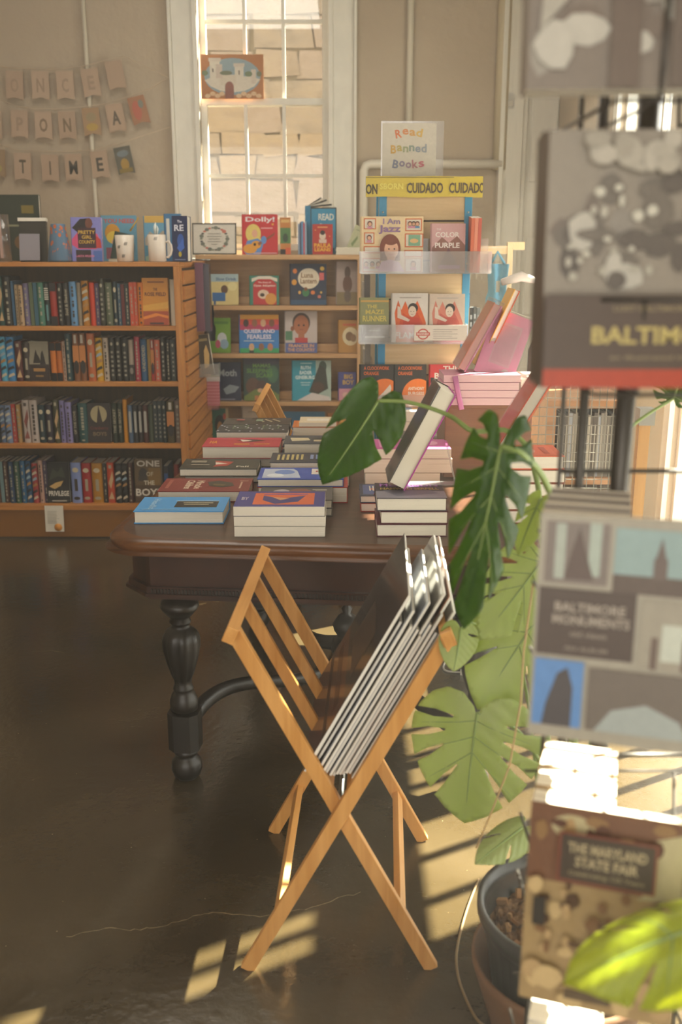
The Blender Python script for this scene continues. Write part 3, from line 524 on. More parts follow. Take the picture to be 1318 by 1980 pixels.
# things on top
TY = KY-.01
e = empty('framed_sign', (XZ(372, KT, TY), TY, KT+.003), 'black framed sign with a pink flower wreath on the maple bookcase', 'sign', rot=(R(-10), 0, 0))
w = XZ(457, KT, TY)-XZ(372, KT, TY); h = .19; b = MB(); bl = P('#1c1813', .35)
b.box(0, w, 0, .012, 0, .006, bl); b.box(0, w, 0, .012, h-.006, h, bl); b.box(0, .006, 0, .012, .006, h-.006, bl); b.box(w-.006, w, 0, .012, .006, h-.006, bl); b.build('frame', e)
b = MB(); b.box(.006, w-.006, .004, .010, .006, h-.006, P('#d6d0c4', .35)); A = []
for k in range(26):
    a = k*math.pi*2/26; A.append(('e', .5+.31*math.cos(a), .5+.38*math.sin(a), .035 if k % 3 else .05, .03 if k % 3 else .06, ['#6f7468', '#8a8f7c', '#5a5a58'][k % 3] if k not in (3, 4, 10, 17, 23, 8) else '#c9705f'))
for k, (wd) in enumerate((.3, .34, .26, .32, .14)): A.append(('r', .5-wd/2, .66-k*.09, .5+wd/2, .675-k*.09, '#6a645a'))
b.art((.006, .004, .006), XA, ZA, w-.012, h-.012, A); b.build('print', e, label='white print with flower wreath')
face('red picture book titled dolly with a blond guitar player', 470, 537, 415, KT, TY, .014, '#c4202a', [('t', 'Dolly!', .5, .86, .84, .16, '#e8e0e0'), ('e', .3, .52, .22, .24, '#e0c86a'), ('e', .34, .34, .2, .12, '#e0c86a'), ('e', .34, .52, .08, .1, '#e0a88a'), ('p', [(.02, .08), (.12, .34), (.42, .4), (.6, .3), (.5, 0), (.1, 0)], '#5a8ac8'), ('e', .2, .14, .2, .12, '#dd9a2a'), ('e', .38, .24, .14, .1, '#dd9a2a'), ('e', .34, .25, .04, .04, '#3a1c12'), ('p', [(.42, .28), (.84, .5), (.92, .56), (.9, .48), (.46, .22)], '#8a4a24'), ('e', .6, .36, .08, .1, '#5a8ac8'), ('r', .52, .64, .86, .67, '#e8a8a8'), ('r', .3, .02, .98, .04, '#e0b8b8'), ('e', .86, .75, .035, .03, '#e0a03a')], 5)
face('small orange and green paperback standing by the red picture book', 542, 562, 421, KT, TY, .02, '#c07a34', [('r', 0, .3, 1, .72, '#4f7a44'), ('e', .5, .45, .25, .12, '#2a3f26'), ('r', .1, .86, .9, .94, '#d8b06a'), ('r', 0, 0, .5, .14, '#2a1c16'), ('r', .5, 0, 1, .18, '#c9562a')], 3, hard=False)
for k, (c, hh, lb) in enumerate([('#7a8fa8', .185, 'grey-blue'), ('#3f4a6a', .195, 'navy'), ('#5a8fb8', .2, 'sky blue'), ('#b84a5a', .19, 'pink'), ('#8fa8c0', .198, 'pale blue')]):
    a, _ = book_geo(.13, hh, .0105, c, hard=False); o = a.build('thin_paperback', None, (XZ(576, KT, TY)+.0108*(k+1), TY+.01, KT+.0005), (0, 0, R(90)))
    tag(o, f'{lb} thin paperback in the upright row left of the read book', 'book', 'thin paperbacks beside the read book')
# large open READ display book
e = empty('display_book', (XZ(590, KT, TY+.07), TY+.07, KT+.001), 'blue oversized display book reading read with fanned pages on top', 'book', rot=(R(-3), 0, 0))
b = MB(); w = .197; h = .285; b.box(.035, w, 0, .006, 0, h, P('#20221f', .4)); b.box(.04, w-.006, -.001, 0, .004, h-.008, P('#2f87ac', .4))
b.art((.035, -.001, 0), XA, ZA, w-.035, h, [('t', 'READ', .6, .8, .6, .14, '#d8d4c8'), ('t', 'Every', .55, .62, .38, .09, '#c9d4d4')]); b.build('cover', e)
b = MB(); b.prism([(0, 0), (.035, 0), (.035, .05), (0, .03)], 0, h+.01, P('#26779c', .4)); b.build('spine', e)
b = MB()
for k in range(5):
    M = Matrix.Translation((.004, .01+k*.008, h-.004)) @ Matrix.Rotation(R(-6-k*6.5), 4, 'Y')
    b.box(0, .165-.012*k, 0, .003, 0, .010, P('#23241f' if k % 2 == 0 or k == 4 else '#cfc8b8', .5), M)
b.build('fanned_pages', e)
face('small red paperback with a pale portrait in front of the blue display book', 604, 643, 434, KT, TY, .014, '#b02a1c', [('e', .5, .62, .16, .14, '#d8c4b0'), ('e', .5, .72, .12, .08, '#2a1814'), ('r', .32, .38, .7, .5, '#d0b8a8'), ('t', 'PAULA', .5, .3, .84, .14, '#e0b02a'), ('t', 'LEANS', .5, .16, .8, .12, '#e0b02a'), ('r', .25, .88, .75, .92, '#e0a060'), ('e', .15, .8, .03, .02, '#e0b060'), ('e', .85, .6, .03, .02, '#e0b060')], 4, hard=False)
b = MB(); x0 = XZ(652, KT, TY)
for k in range(4):
    o, _ = book_geo(.15, .13, .0105, '#aab08a', hard=False); oo = o.build('green_paperback', None, (x0-.01+.003*(k % 2), TY+.02, KT+.0112*(k+1)), (R(-90), 0, 0))
    tag(oo, f'pale green paperback stacked flat on the maple bookcase, {ORD[k]} from the bottom', 'book', 'pale green paperbacks stacked flat')
o = book('green_paperback', 'pale green paperback propped leaning over the green stack', .075, .15, .03, '#b8b894', (x0+.06, TY+.1, KT+.047), (R(-8), R(22), 0), hard=False, art=[('p', [(.2, .2), (.5, .6), (.6, .5), (.4, .1)], '#7a8a5a'), ('r', .2, .8, .8, .84, '#8a8f6a')])
# castle picture resting on the meeting rail
CZ = (W1[2]+W1[3])/2-.03+.0; x0 = XZ(390, CZ, BWY); x1 = XZ(510, CZ, BWY); w = x1-x0; h = .265
e = empty('castle_picture', (x0, BWY+.005, CZ+.012), 'orange-brown castle picture propped on the window meeting rail', 'picture', rot=(R(-5), 0, 0))
b = MB(); b.box(0, w, -.006, .0, 0, h, P('#b5794a', .6))
b.art((0, -.006, 0), XA, ZA, w, h, [('e', .5, .5, .45, .42, '#8aa0a8'), ('p', [(.05, .42), (.2, .5), (.5, .52), (.8, .5), (.95, .44), (.85, .28), (.7, .18), (.5, .14), (.3, .18), (.15, .28)], '#d6ccba'), ('r', .14, .4, .3, .9, '#d6ccba'), ('r', .12, .84, .32, .92, '#cdbfae'), ('r', .54, .38, .68, .78, '#d6ccba'), ('r', .52, .72, .7, .8, '#cdbfae'), ('r', .3, .3, .56, .54, '#d0c4b0'), ('r', .8, .34, .88, .66, '#cdbfae'), ('r', .24, .46, .34, .78, '#c9b8a8'),
   ('e', .45, .26, .07, .13, '#8a4a34'), ('r', .38, .0, .52, .26, '#8a4a34'), ('e', .06, .58, .05, .06, '#6a7a54'), ('e', .4, .58, .1, .05, '#6a7050'), ('e', .76, .56, .06, .06, '#6a7a54'), ('e', .93, .56, .04, .06, '#6a7050'), ('r', .18, .6, .2, .68, '#7a6a5a'), ('r', .6, .54, .62, .64, '#7a6a5a')]+[('e', u, .06+.05*(k % 2), .045, .05, '#d8b48a') for k, u in enumerate((.1, .18, .26, .33, .6, .68, .76, .84, .92))])
b.build('print', e)
# ================================================================ LETTER BUNTING
BK = [P('#bba38b', .8), P('#b39a82', .8), P('#b79e86', .8)]
def flag(px, py, w, h, tilt, letter, label, col=None, blob=None):
    y = BWY-.062; p = atY(px, py, y); e_ = MB(); m = P(col, .8) if col else BK[int(px) % 3]
    hw, hh = w/2, h/2; pts = [(-hw, hh), (-hw, -hh), (0, -hh+.012*(1 if not col else 1)), (hw, -hh-.004), (hw, hh)]
    e_.prism([(x, z) for x, z in pts], -.001, .001, m, Matrix(((1, 0, 0, 0), (0, 0, -1, 0), (0, 1, 0, 0), (0, 0, 0, 1))))
    A = [('t', letter, .5, .5, {'M': .5, 'N': .46, 'O': .48, 'A': .5, 'I': .09}.get(letter, .4), .5, blob or '#6a5a46')] if letter else (blob or [])
    e_.art((-hw, -.001, -hh), XA, ZA, w, h, A)
    tag(e_.build('bunting_flag', None, p, (0, R(tilt), 0)), label, 'bunting', 'paper flags of the letter bunting')
Wf, Hf = .108, .165
def string(pts, label):
    b = MB(); b.tube([atY(px, py, BWY-.056) for px, py in pts], .0022, P('#cbb79c', .8), 6); tag(b.build('bunting_string', None), label, 'string')
string([(-30, 118), (10, 130), (45, 133), (85, 134), (120, 133), (160, 128), (200, 118), (240, 108), (325, 150)], 'thin string holding the top row of letter flags')
string([(-30, 180), (30, 205), (70, 211), (115, 211), (150, 208), (200, 202), (245, 188), (290, 172), (325, 150)], 'thin string holding the middle row of letter flags')
string([(-30, 270), (30, 290), (80, 293), (130, 293), (180, 290), (225, 280), (265, 266), (328, 246)], 'thin string holding the bottom row of letter flags')
HAZED_INK = '#a08871'  # letter colour paled to imitate the haze veil
for (px, py, t, L, c) in [(28, 165, 3, 'O', HAZED_INK), (78, 165, 1, 'N', HAZED_INK), (126, 165, -1, 'C', HAZED_INK), (176, 160, -6, 'E', HAZED_INK)]: flag(px, py, Wf, Hf, t, L, f'tan paper flag with haze-paled letter {L.lower()} in the top bunting row', None, c)
flag(223, 145, Wf, Hf, -9, None, 'blank tan end flag of the top bunting row')
for (px, py, t, L, c) in [(-13, 240, 4, 'U', HAZED_INK), (38, 240, 3, 'P', HAZED_INK), (84, 242, 1, 'O', '#7f6850'), (130, 242, -1, 'N', '#7a664c'), (224, 228, -8, 'A', '#54493a')]: flag(px, py, Wf, Hf, t, L, f'tan paper flag with letter {L.lower()} in the middle bunting row', None, c)
flag(177, 235, Wf, Hf, -4, None, 'tan flag with faint leafy drawing in the middle bunting row', '#a98a68', [('e', .5, .3, .35, .14, '#b89a4a'), ('e', .5, .66, .3, .16, '#9a8a68')])
flag(268, 213, Wf, Hf, -13, None, 'reddish illustrated end flag of the middle bunting row', '#a87858', [('e', .4, .5, .25, .35, '#b8604a'), ('e', .7, .7, .15, .15, '#7a7f74')])
flag(-6, 315, Wf, Hf, 3, None, 'tan end flag at the left edge of the bottom bunting row', '#9c8262', [('e', .5, .3, .3, .15, '#a89a5a')])
for (px, py, t, L, c) in [(44, 322, 2, 'T', '#5f5340'), (97, 325, 1, 'I', '#5a4e3c'), (142, 324, -1, 'M', '#2f2a1c'), (193, 318, -5, 'E', '#3f382a')]: flag(px, py, Wf, Hf, t, L, f'tan paper flag with dark letter {L.lower()} in the bottom bunting row', None, c)
flag(240, 310, Wf, Hf, -10, None, 'grey and gold illustrated end flag of the bottom bunting row', '#5f5d52', [('e', .5, .35, .25, .22, '#a8842c'), ('r', .1, .05, .9, .2, '#8a7226'), ('e', .5, .75, .35, .12, '#6f7a80')])

# ================================================================ SLATTED END ACCESSORIES
def sx(py, y): return BXR+.012
def onend(y, pyt, pyb):    # z of two rows at the slatted end
    px = 659+(BXR)*F/(y*CS); return atY(px, pyt, y).z, atY(px, pyb, y).z
z1, z0 = atY(400, 508, 5.45).z, atY(400, 665, 5.45).z
e = empty('hanging_pack', (BXR+.012, 5.44, z0), 'long purple and dark wrapped pack hanging on the slatted end', 'pack')
b = MB(); b.box(0, .045, 0, .1, .07, z1-z0, P('#6a3f52', .3)); b.box(.045, .075, .01, .09, .07, z1-z0-.005, P('#2c2432', .25)); b.build('box', e)
b = MB(); b.tube([(.0, .05, z1-z0+.015), (.08, .05, z1-z0+.015)], .004, P('#8a8a86', .3, .5, .8), 8); b.build('hook', e)
p = atY(405, 660, 5.6); b = MB()
random.seed(8); vs = []; n = 7
for i in range(n):
    for j in range(9): vs.append((.02+.05*i/(n-1)+random.uniform(-.006, .006), random.uniform(-.012, .012)-.02*math.sin(i), .20*j/8))
b.add(vs, [(i*9+j, (i+1)*9+j, (i+1)*9+j+1, i*9+j+1) for i in range(n-1) for j in range(8)], P('#1c1f2c', .22, .6), None, True)
b.add([(v[0], v[1]+.03, v[2]) for v in vs], [(i*9+j, i*9+j+1, (i+1)*9+j+1, (i+1)*9+j) for i in range(n-1) for j in range(8)], P('#1c1f2c', .22, .6), None, True)
tag(b.build('bagged_item', None, (BXR+.012, 5.62, p.z)), 'black item in a glossy crinkled bag hanging on the slatted end', 'bag')
e = empty('wall_pocket', (BXR+.012, 5.55, atY(395, 728, 5.5).z), 'clear acrylic pocket mounted low on the slatted end', 'pocket')
b = MB(); ac = ACRYL(); b.box(0, .11, -.08, .0, 0, .004, ac); b.box(0, .11, -.083, -.08, 0, .075, ac); b.box(.107, .11, -.08, .0, 0, .075, ac); b.build('tray', e)
o = book('novel', 'dark golden paperback standing in the acrylic pocket of the slatted end', .07, .225, .03, '#3a2f1a', (BXR+.022, 5.50, atY(395, 728, 5.5).z+.008), (0, R(-7), 0), hard=False, art=[('p', [(.3, .15), (.45, .6), (.7, .75), (.85, .5), (.7, .2)], '#c9a86a'), ('r', .2, .84, .85, .9, '#9a8a5a')])
b = MB(); z1, z0 = atY(405, 728, 5.75).z, atY(405, 786, 5.75).z
b.box(.0, .075, 0, .012, z0+.005, z1-.02, P('#b86a78', .8)); b.box(.0, .078, -.001, .013, z1-.03, z1, P('#c9c6c8', .5))
for k in range(8): b.box(.0, .075, -.001, 0, z0+.02+k*.019, z0+.0225+k*.019, P('#d8a8ac'))
for k in range(14): b.tube([(.004+k*.0046, .006, z0+.008), (.003+k*.0048, .006+random.uniform(-.006, .006), z0-.022)], .0012, P('#c98a92'), 4)
tag(b.build('fringed_cloth', None, (BXR+.012, 5.75, 0)), 'pink striped fringed cloth hanging below the acrylic pocket', 'cloth')
# ================================================================ DISPLAY TOWER
TYY = 4.05; xl = XZ(731, 1.3, TYY); xr = XZ(906, 1.3, TYY); TT = atY(800, 345, TYY).z
BLUE = P('#3f93bd', .35); TAN = wood('birch_x', '#cdb184', '#dcc39a', 0)
e = empty('display_tower', (0, 0, 0), 'birch slatwall display tower with bright blue corner posts', 'display')
b = MB(); z = .08
while z < TT-.02:
    z1 = min(z+.155, TT); b.box(xl+.03, xr-.03, TYY, TYY+.014, z, z1-.007, TAN); z += .155
b.build('slat_panel', e); b = MB(); b.box(xl+.03, xr-.03, TYY+.014, TYY+.02, .06, TT, P('#3b2f22')); b.box(xl+.03, xr-.03, TYY+.34, TYY+.36, .06, TT, TAN)
b.box(xl+.01, xl+.02, TYY+.03, TYY+.33, .06, TT, TAN); b.box(xr-.02, xr-.01, TYY+.03, TYY+.33, .06, TT, TAN); b.build('core', e)
for (x, y) in ((xl, TYY-.004), (xr-.03, TYY-.004), (xl, TYY+.33), (xr-.03, TYY+.33)):
    b = MB(); b.box(x, x+.03, y, y+.03, .03, TT, BLUE)
    for zz in (.95, 1.2, 1.46, 1.66): b.lathe([(0, 0), (.004, 0), (.004, .002), (0, .003)], P('#c9c9c4', .3, .5, .9), 10, Matrix.Translation((x+.015, y, zz)) @ Matrix.Rotation(R(90), 4, 'X'))
    b.build('corner_post', e, bevel=.002)
b = MB(); b.box(xl-.03, xr+.03, TYY-.03, TYY+.39, 0, .06, P('#2a2622')); b.build('base', e)
# tape banner
w0, w1 = XZ(707, 1.8, TYY-.03), XZ(934, 1.8, TYY-.03); zt, zb_ = atY(800, 341, TYY-.03).z, atY(800, 381, TYY-.03).z
b = MB(); n = 14
for i in range(n):
    xa = w0+(w1-w0)*i/n; xb = w0+(w1-w0)*(i+1)/n; b.box(xa, xb, TYY-.03-.001*math.sin(i*1.3), TYY-.026, zb_+.002*math.sin(i*.8), zt+.001*math.sin(i), P('#d3bd45', .35))
b.art((w0, TYY-.032, zb_), XA, ZA, w1-w0, zt-zb_, [('r', 0, .93, .75, .96, '#6a5a30'), ('t', 'ON', .05, .38, .1, .5, '#3a3026'), ('t', 'SBORN', .22, .52, .2, .3, '#e6da6a'), ('t', 'CUIDADO', .505, .44, .31, .52, '#584a3a'), ('t', 'CUIDAD', .84, .44, .26, .52, '#584a3a'), ('t', 'C', .985, .44, .028, .52, '#584a3a')])
tag(b.build('caution_tape', None), 'yellow caution tape lettered cuidado wrapped across the top of the display tower', 'tape')
b = MB(); b.box(w0+.02, w1-.02, TYY-.024, TYY+.0, zb_+.005, zt-.002, P('#c9b070')); tag(b.build('header_board', None), 'tan header board behind the yellow caution tape', 'board')
# Read Banned Books sign
x0, x1 = XZ(736, 1.9, TYY+.08), XZ(857, 1.9, TYY+.08); zt2 = atY(800, 239, TYY+.08).z; w = x1-x0; h = zt2-TT+.01
e = empty('paper_sign', (x0, TYY+.08, TT+.0), 'white paper sign in a clear sleeve reading read banned books in coloured letters', 'sign')
b = MB(); b.box(0, w, 0, .004, 0, h, ACRYL()); b.build('sleeve', e)
b = MB(); b.box(.006, w-.03, -.001, -.0005, .0, h-.008, P('#cfc9bb', .6))
A = []
for (word, cv, arc, cols, wu) in (('Read', .83, 1, ['#d0764a', '#d08a5a', '#d0a05a', '#cfae62'], .52), ('Banned', .54, 0, ['#c9a050', '#b8a862', '#9aa27e', '#8a9a8e', '#8a94a0', '#98a0a8'], .68), ('Books', .26, -1, ['#7f8496', '#8a8094', '#98808e', '#b0787c', '#c0707a'], .6)):
    n = len(word)
    for i, ch in enumerate(word):
        u = .5+wu*((i+.5)/n-.5); q = (i+.5)/n-.5; vv = cv+arc*(-.10*q*q*4*.3)+(.02 if i % 2 else 0); up = ch in 'RBdk'
        A.append(('t', ch, u-.01, vv, wu/n*.9, .15 if up else .105, -arc*q*28, cols[i]))
b.art((.006, -.001, 0), XA, ZA, w-.036, h-.008, A, lift=.0001); b.build('paper', e)
# acrylic trays
def tray(px0, px1, pyt, pyb, y, d, label, rows_z=None, post=True):
    zb = atY(800, pyb, y-d).z; zt = atY(800, pyt, y-d).z; x0 = XZ(px0, zb, y-d); x1 = XZ(px1, zb, y-d); ac = ACRYL(); b = MB()
    b.box(x0, x1, y-d, y, zb-.003, zb, ac); b.box(x0, x1, y-d-.003, y-d, zb-.003, zt, ac); b.box(x0-.003, x0, y-d, y, zb, zt, ac); b.box(x1, x1+.003, y-d, y, zb, zt, ac); b.box(x0, x1, y-.003, y, zb, zt+.05, ac)
    tag(b.build('acrylic_tray', None), label, 'tray', None); return zb
TG = 'clear acrylic trays of the display tower'
z1 = tray(696, 948, 486, 528, TYY, .09, 'long clear acrylic tray holding the white and pink books near the top of the tower')
z2 = tray(694, 902, 628, 664, TYY, .09, 'clear acrylic tray holding three books in the middle of the tower')
z3 = tray(696, 892, 764, 799, TYY, .09, 'clear acrylic tray holding the orange and black books low on the tower')
FY = TYY-.075
def portrait(u, v, s=1.0, skin='#d8a88a', hair='#6a3a2a', shirt='#c98aa0'): return [('e', u, v, .04*s, .05*s, hair), ('e', u, v-.01*s, .028*s, .034*s, skin), ('r', u-.04*s, v-.09*s, u+.04*s, v-.05*s, shirt)]
face('large cream picture book titled i am jazz with a smiling girl', 699, 817, 421, z1, FY, .045, '#e6cfa4',
     [x for (u, v, ww, hh, c) in ((.13, .87, .2, .2, '#d07a4a'), (.12, .61, .17, .21, '#d07a4a'), (.84, .85, .27, .23, '#d0703f'), (.85, .57, .3, .25, '#d0703f'), (.18, .4, .3, .13, '#d07a4a'), (.84, .33, .3, .13, '#d07a4a'), (.16, .12, .3, .26, '#d07a4a'), (.84, .12, .28, .26, '#d0a07a')) for x in (('r', u-ww/2, v-hh/2, u+ww/2, v+hh/2, c), ('r', u-ww/2+.018, v-hh/2+.02, u+ww/2-.018, v+hh/2-.02, '#ddd4c4'))] +
     [('r', .76, .47, .95, .67, '#7aa88a'), ('e', .85, .56, .07, .04, '#d8b07a')]+portrait(.13, .87)+portrait(.12, .62)+portrait(.78, .87, .9)+portrait(.84, .87, .9, '#c99a7a', '#3a2a2a')+portrait(.9, .87, .9, shirt='#5a8ab0')+portrait(.07, .14)+portrait(.17, .14, 1, '#b87a5a', '#3a2424', '#d8a84a')+portrait(.27, .14)+portrait(.84, .14, 1.2) +
     [('t', 'I Am', .48, .91, .28, .1, '#8a7596'), ('t', 'Jazz', .45, .76, .36, .16, '#8a6a94'), ('e', .46, .42, .17, .26, '#7a3f2c'), ('r', .3, .2, .62, .42, '#7a3f2c'), ('e', .48, .4, .115, .17, '#e0b094'), ('e', .47, .55, .11, .07, '#7a3f2c'), ('r', .41, .18, .54, .28, '#dba88c'), ('p', [(.26, .0), (.32, .18), (.46, .22), (.6, .18), (.7, .0)], '#d8b0c8'),
      ('e', .44, .41, .012, .014, '#2a1c18'), ('e', .53, .41, .012, .014, '#2a1c18'), ('p', [(.43, .33), (.48, .31), (.53, .33), (.48, .29)], '#b84a4a')], 5, name='picture_book')
face('dusty pink novel titled the color purple', 834, 898, 434, z1, FY, .03, '#c9a0a0', [('t', 'THE', .2, .88, .14, .04, '#dcd0cc'), ('t', 'COLOR', .46, .77, .72, .11, '#e0d8d2'), ('p', [(0, .5), (.3, .72), (.5, .6), (.75, .74), (1, .55), (1, 0), (0, 0)], '#8a5f54'), ('t', 'PURPLE', .46, .55, .74, .11, '#e8e0da'), ('p', [(.2, .1), (.5, .5), (.8, .1)], '#6a4450'), ('r', .2, .06, .85, .14, '#9a6a8a')], 6, name='novel')
for k, (c, lb) in enumerate((('#c9684a', 'orange-red'), ('#d88a70', 'salmon'), ('#c05a4a', 'brick red'))):
    a, _ = book_geo(.11, .21, .013, c, hard=False); o = a.build('thin_paperback', None, (XZ(912, z1, TYY-.06)+.0135*k, TYY-.08, z1+.001), (0, R(-6), R(90)))
    tag(o, f'{lb} thin paperback leaning at the right end of the top acrylic tray', 'book', 'thin leaning paperbacks in the top tray')
face('olive novel with gold capital title and grey foot, left in the middle tray', 697, 751, 577, z2, FY, .02, '#8c8f62', [('r', 0, 0, 1, .4, '#5f5f5a'), ('r', 0, .9, 1, .94, '#c9a050'), ('t', 'THE', .4, .8, .36, .08, '#c9b85a'), ('t', 'MAZE', .5, .68, .66, .1, '#c9b85a'), ('t', 'RUNNER', .5, .53, .86, .13, '#cfc060'), ('r', .15, .1, .85, .14, '#b8b8b0'), ('r', .3, .25, .7, .28, '#a0a09a')], 6, name='novel')
def flamer(bgc, fl, fl2, red): return [('p', [(.1, .3), (.06, .6), (.16, .86), (.25, .66), (.36, .84), (.5, .6), (.7, .85), (.85, .6), (.95, .4), (.9, .0), (.1, 0)], fl), ('p', [(.2, .4), (.3, .6), (.5, .5), (.7, .62), (.85, .4), (.8, .1), (.2, .1)], fl2),
    ('e', .58, .7, .14, .1, '#2a1c1a'), ('e', .56, .63, .11, .11, '#dccbb8'), ('p', [(.3, .5), (.5, .52), (.75, .5), (.82, .3), (.3, .3)], red), ('p', [(.14, .5), (.22, .48), (.45, .42), (.5, .46), (.25, .56), (.22, .72), (.14, .74)], '#d5c8b8'), ('e', .52, .63, .012, .01, '#1c1412'), ('e', .6, .63, .012, .01, '#1c1412'), ('r', .53, .565, .59, .572, '#6a2a20'), ('r', .2, .9, .8, .92, '#b0a8a0')]
face('white graphic novel with a figure in bright orange flames, middle tray', 758, 826, 569, z2, FY, .025, '#d8d4cc', flamer(0, '#d8632a', '#c94a20', '#c03a20')+[('t', 'FLAMER', .5, .14, .84, .13, '#dcd0c4')], 6, name='graphic_novel')
face('beige graphic novel with a figure in pale red flames, middle tray', 830, 897, 570, z2, FY, .025, '#cdbfae', flamer(0, '#c97a68', '#b8564a', '#b04a40')+[('t', 'FLAMER', .5, .14, .84, .13, '#dcd0c4')], 6, name='graphic_novel')
x0, x1 = XZ(800, z2, TYY-.1), XZ(902, z2, TYY-.1); zt2 = atY(800, 629, TYY-.1).z; b = MB(); w = x1-x0; h = zt2-z2-.012
b.box(0, w, -.001, 0, 0, h, P('#d8d2c6', .6)); b.art((0, -.001, 0), XA, ZA, w, h, [('e', .17, .42, .11, .36, '#b8483f'), ('e', .17, .42, .085, .28, '#d8d2c6'), ('r', .04, .32, .3, .54, '#b8483f'), ('t', 'BANNED', .17, .43, .22, .13, '#dcd4c8')]+[('r', .36, .7-k*.14, .82-(k % 2)*.1, .73-k*.14, '#8a8580') for k in range(5)], lift=.0001)
tag(b.build('sign_card', None, (x0, TYY-.096, z2+.012)), 'white card with a round red banned stamp in the middle tray', 'card')
CW_ = [('t', 'A CLOCKWORK', .48, .92, .78, .075, '#d8682a'), ('t', 'ORANGE', .32, .81, .46, .075, '#d8682a'), ('e', .74, .32, .52, .38, '#e0762a'), ('r', 0, .0, 1, .02, '#23241f'), ('t', 'ANTHONY', .68, .49, .52, .07, '#e8dccc'), ('t', 'BURGESS', .68, .39, .52, .07, '#e8dccc'), ('r', 0, .0, .2, .2, '#d8d0c4')]
def clip(A): return [a if a[0] != 'e' else ('p', [(min(.999, a[1]+a[3]*math.cos(t*math.pi/18)), a[2]+a[4]*math.sin(t*math.pi/18)) for t in range(36)], a[5]) for a in A]
face('black and orange novel titled a clockwork orange, left of the pair', 697, 760, 707, z3, FY, .03, '#2a2b28', clip([a for a in CW_ if 'ANTHONY' not in a and 'BURGESS' not in a]+[('p', [(.5, .28), (.7, .42), (.9, .58), (.94, .5), (.88, .3)], '#ddd2c2')]), 6, name='novel')
face('black and orange novel titled a clockwork orange, right of the pair', 763, 823, 707, z3, FY, .03, '#2a2b28', clip(CW_), 6, name='novel')
face('multicoloured novel titled this book is gay', 831, 889, 707, z3, FY, .03, '#c9363a', [('p', [(0, 0), (0, .45), (.3, .1), (.3, 0)], '#8ac0cf'), ('p', [(0, .45), (0, .62), (.55, 0), (.3, 0), (.3, .1)], '#d88aa8'), ('p', [(0, .62), (0, .72), (.3, .72), (.95, .0), (.55, 0)], '#2a2422'), ('p', [(.5, .5), (1, .5), (1, .26), (.72, .26)], '#d0b03a'), ('p', [(.72, .26), (1, .26), (1, 0), (.95, 0)], '#4a9a4a'), ('t', 'THIS', .7, .91, .58, .12, '#e8e0d4'), ('t', 'BOOK', .56, .76, .86, .13, '#e8e0d4'), ('t', 'IS', .82, .6, .24, .12, '#e8e0d4'), ('t', 'GAY', .62, .45, .56, .12, '#e8e0d4')], 6, name='novel')
# merchandise on the tower's flanks
TG = 'dark books on the left flank of the display tower'
for k, (pt, pb, c, lb) in enumerate([(531, 606, '#6a625e', 'grey'), (660, 706, '#8a8478', 'pale grey'), (706, 760, '#3a332c', 'dark brown')]):
    zb = atY(700, pb, TYY+.1).z; zt = atY(700, pt, TYY+.1).z
    b = MB(); b.box(0, .022, 0, .16, 0, zt-zb, P(c, .5)); b.box(-.008, -.001, .03, .15, .01, zt-zb-.03, P('#b8aea0')); b.box(.022, .03, .0, .15, 0, .03, ACRYL())
    tag(b.build('side_book', None, (xl-.055+.004*k, TYY+.04, zb)), f'{lb} book held on the left flank of the display tower', 'book', TG)
for k, (px, pt, pb, c, lb) in enumerate([(906, 566, 594, '#4f7090', 'slate blue card'), (907, 594, 680, '#3f3a35', 'first dark comic'), (915, 592, 680, '#5a554e', 'second dark comic'), (922, 594, 682, '#7a756c', 'grey comic')]):
    zb = atY(px, pb, TYY+.1).z; zt = atY(px, pt, TYY+.1).z; a, _ = book_geo(.12, zt-zb, .014, c, hard=False)
    a.art((-.0005, .014, 0), Vector((0, -1, 0)), ZA, .014, zt-zb, [('r', .2, .1+.16*q, .8, .2+.16*q, '#b8b2a8') for q in range(5)])
    tag(a.build('side_comic', None, (xr+.012+.0155*k, TYY+.06, zb), (0, R(3), R(90))), f'{lb} standing on the right flank of the display tower', 'book', 'comics on the right flank of the display tower')
b = MB(); zz = atY(915, 686, TYY+.1).z; b.box(xr+.004, xr+.085, TYY+.04, TYY+.3, zz-.01, zz, ACRYL()); b.box(xr+.004, xr+.085, TYY+.037, TYY+.04, zz, zz+.09, ACRYL()); tag(b.build('side_tray', None), 'clear tray on the right flank of the display tower under the comics', 'tray')
# wooden frame with blue bag behind
fy = 5.2; x0 = XZ(977, 1.3, fy); zt2 = atY(985, 468, fy).z; fw = wood('pine_z', '#cfae7c', '#dcc096', 2)
e = empty('wooden_stand', (x0, fy, 0), 'pale wooden frame stand near the back corner with a blue bag hung on it', 'stand')
for dx in (0, -.30):
    b = MB(); b.box(dx, dx+.03, 0, .035, 0, zt2, fw); b.build('post', e, bevel=.002)
b = MB(); b.box(-.27, 0, .005, .03, zt2-.06, zt2-.02, fw); b.box(.03, .09, .0, .03, zt2-.04, zt2, fw); b.build('crossbar', e)
b = MB()
for k in range(8): b.box(-.25+k*.03, -.247+k*.03, -.004, .0, zt2-.19, zt2-.06, P('#b0a894', .4, .5, .7))
b.box(-.26, -.01, -.005, -.002, zt2-.03, zt2-.026, P('#cfc8b4', .4)); b.build('wire_grid', e)
b = MB(); n = 10; m = 12; vs = []; z0, z1 = atY(950, 640, fy-.06).z, atY(950, 510, fy-.06).z; xa = XZ(938, 1.2, fy-.06); xb = XZ(978, 1.2, fy-.06)
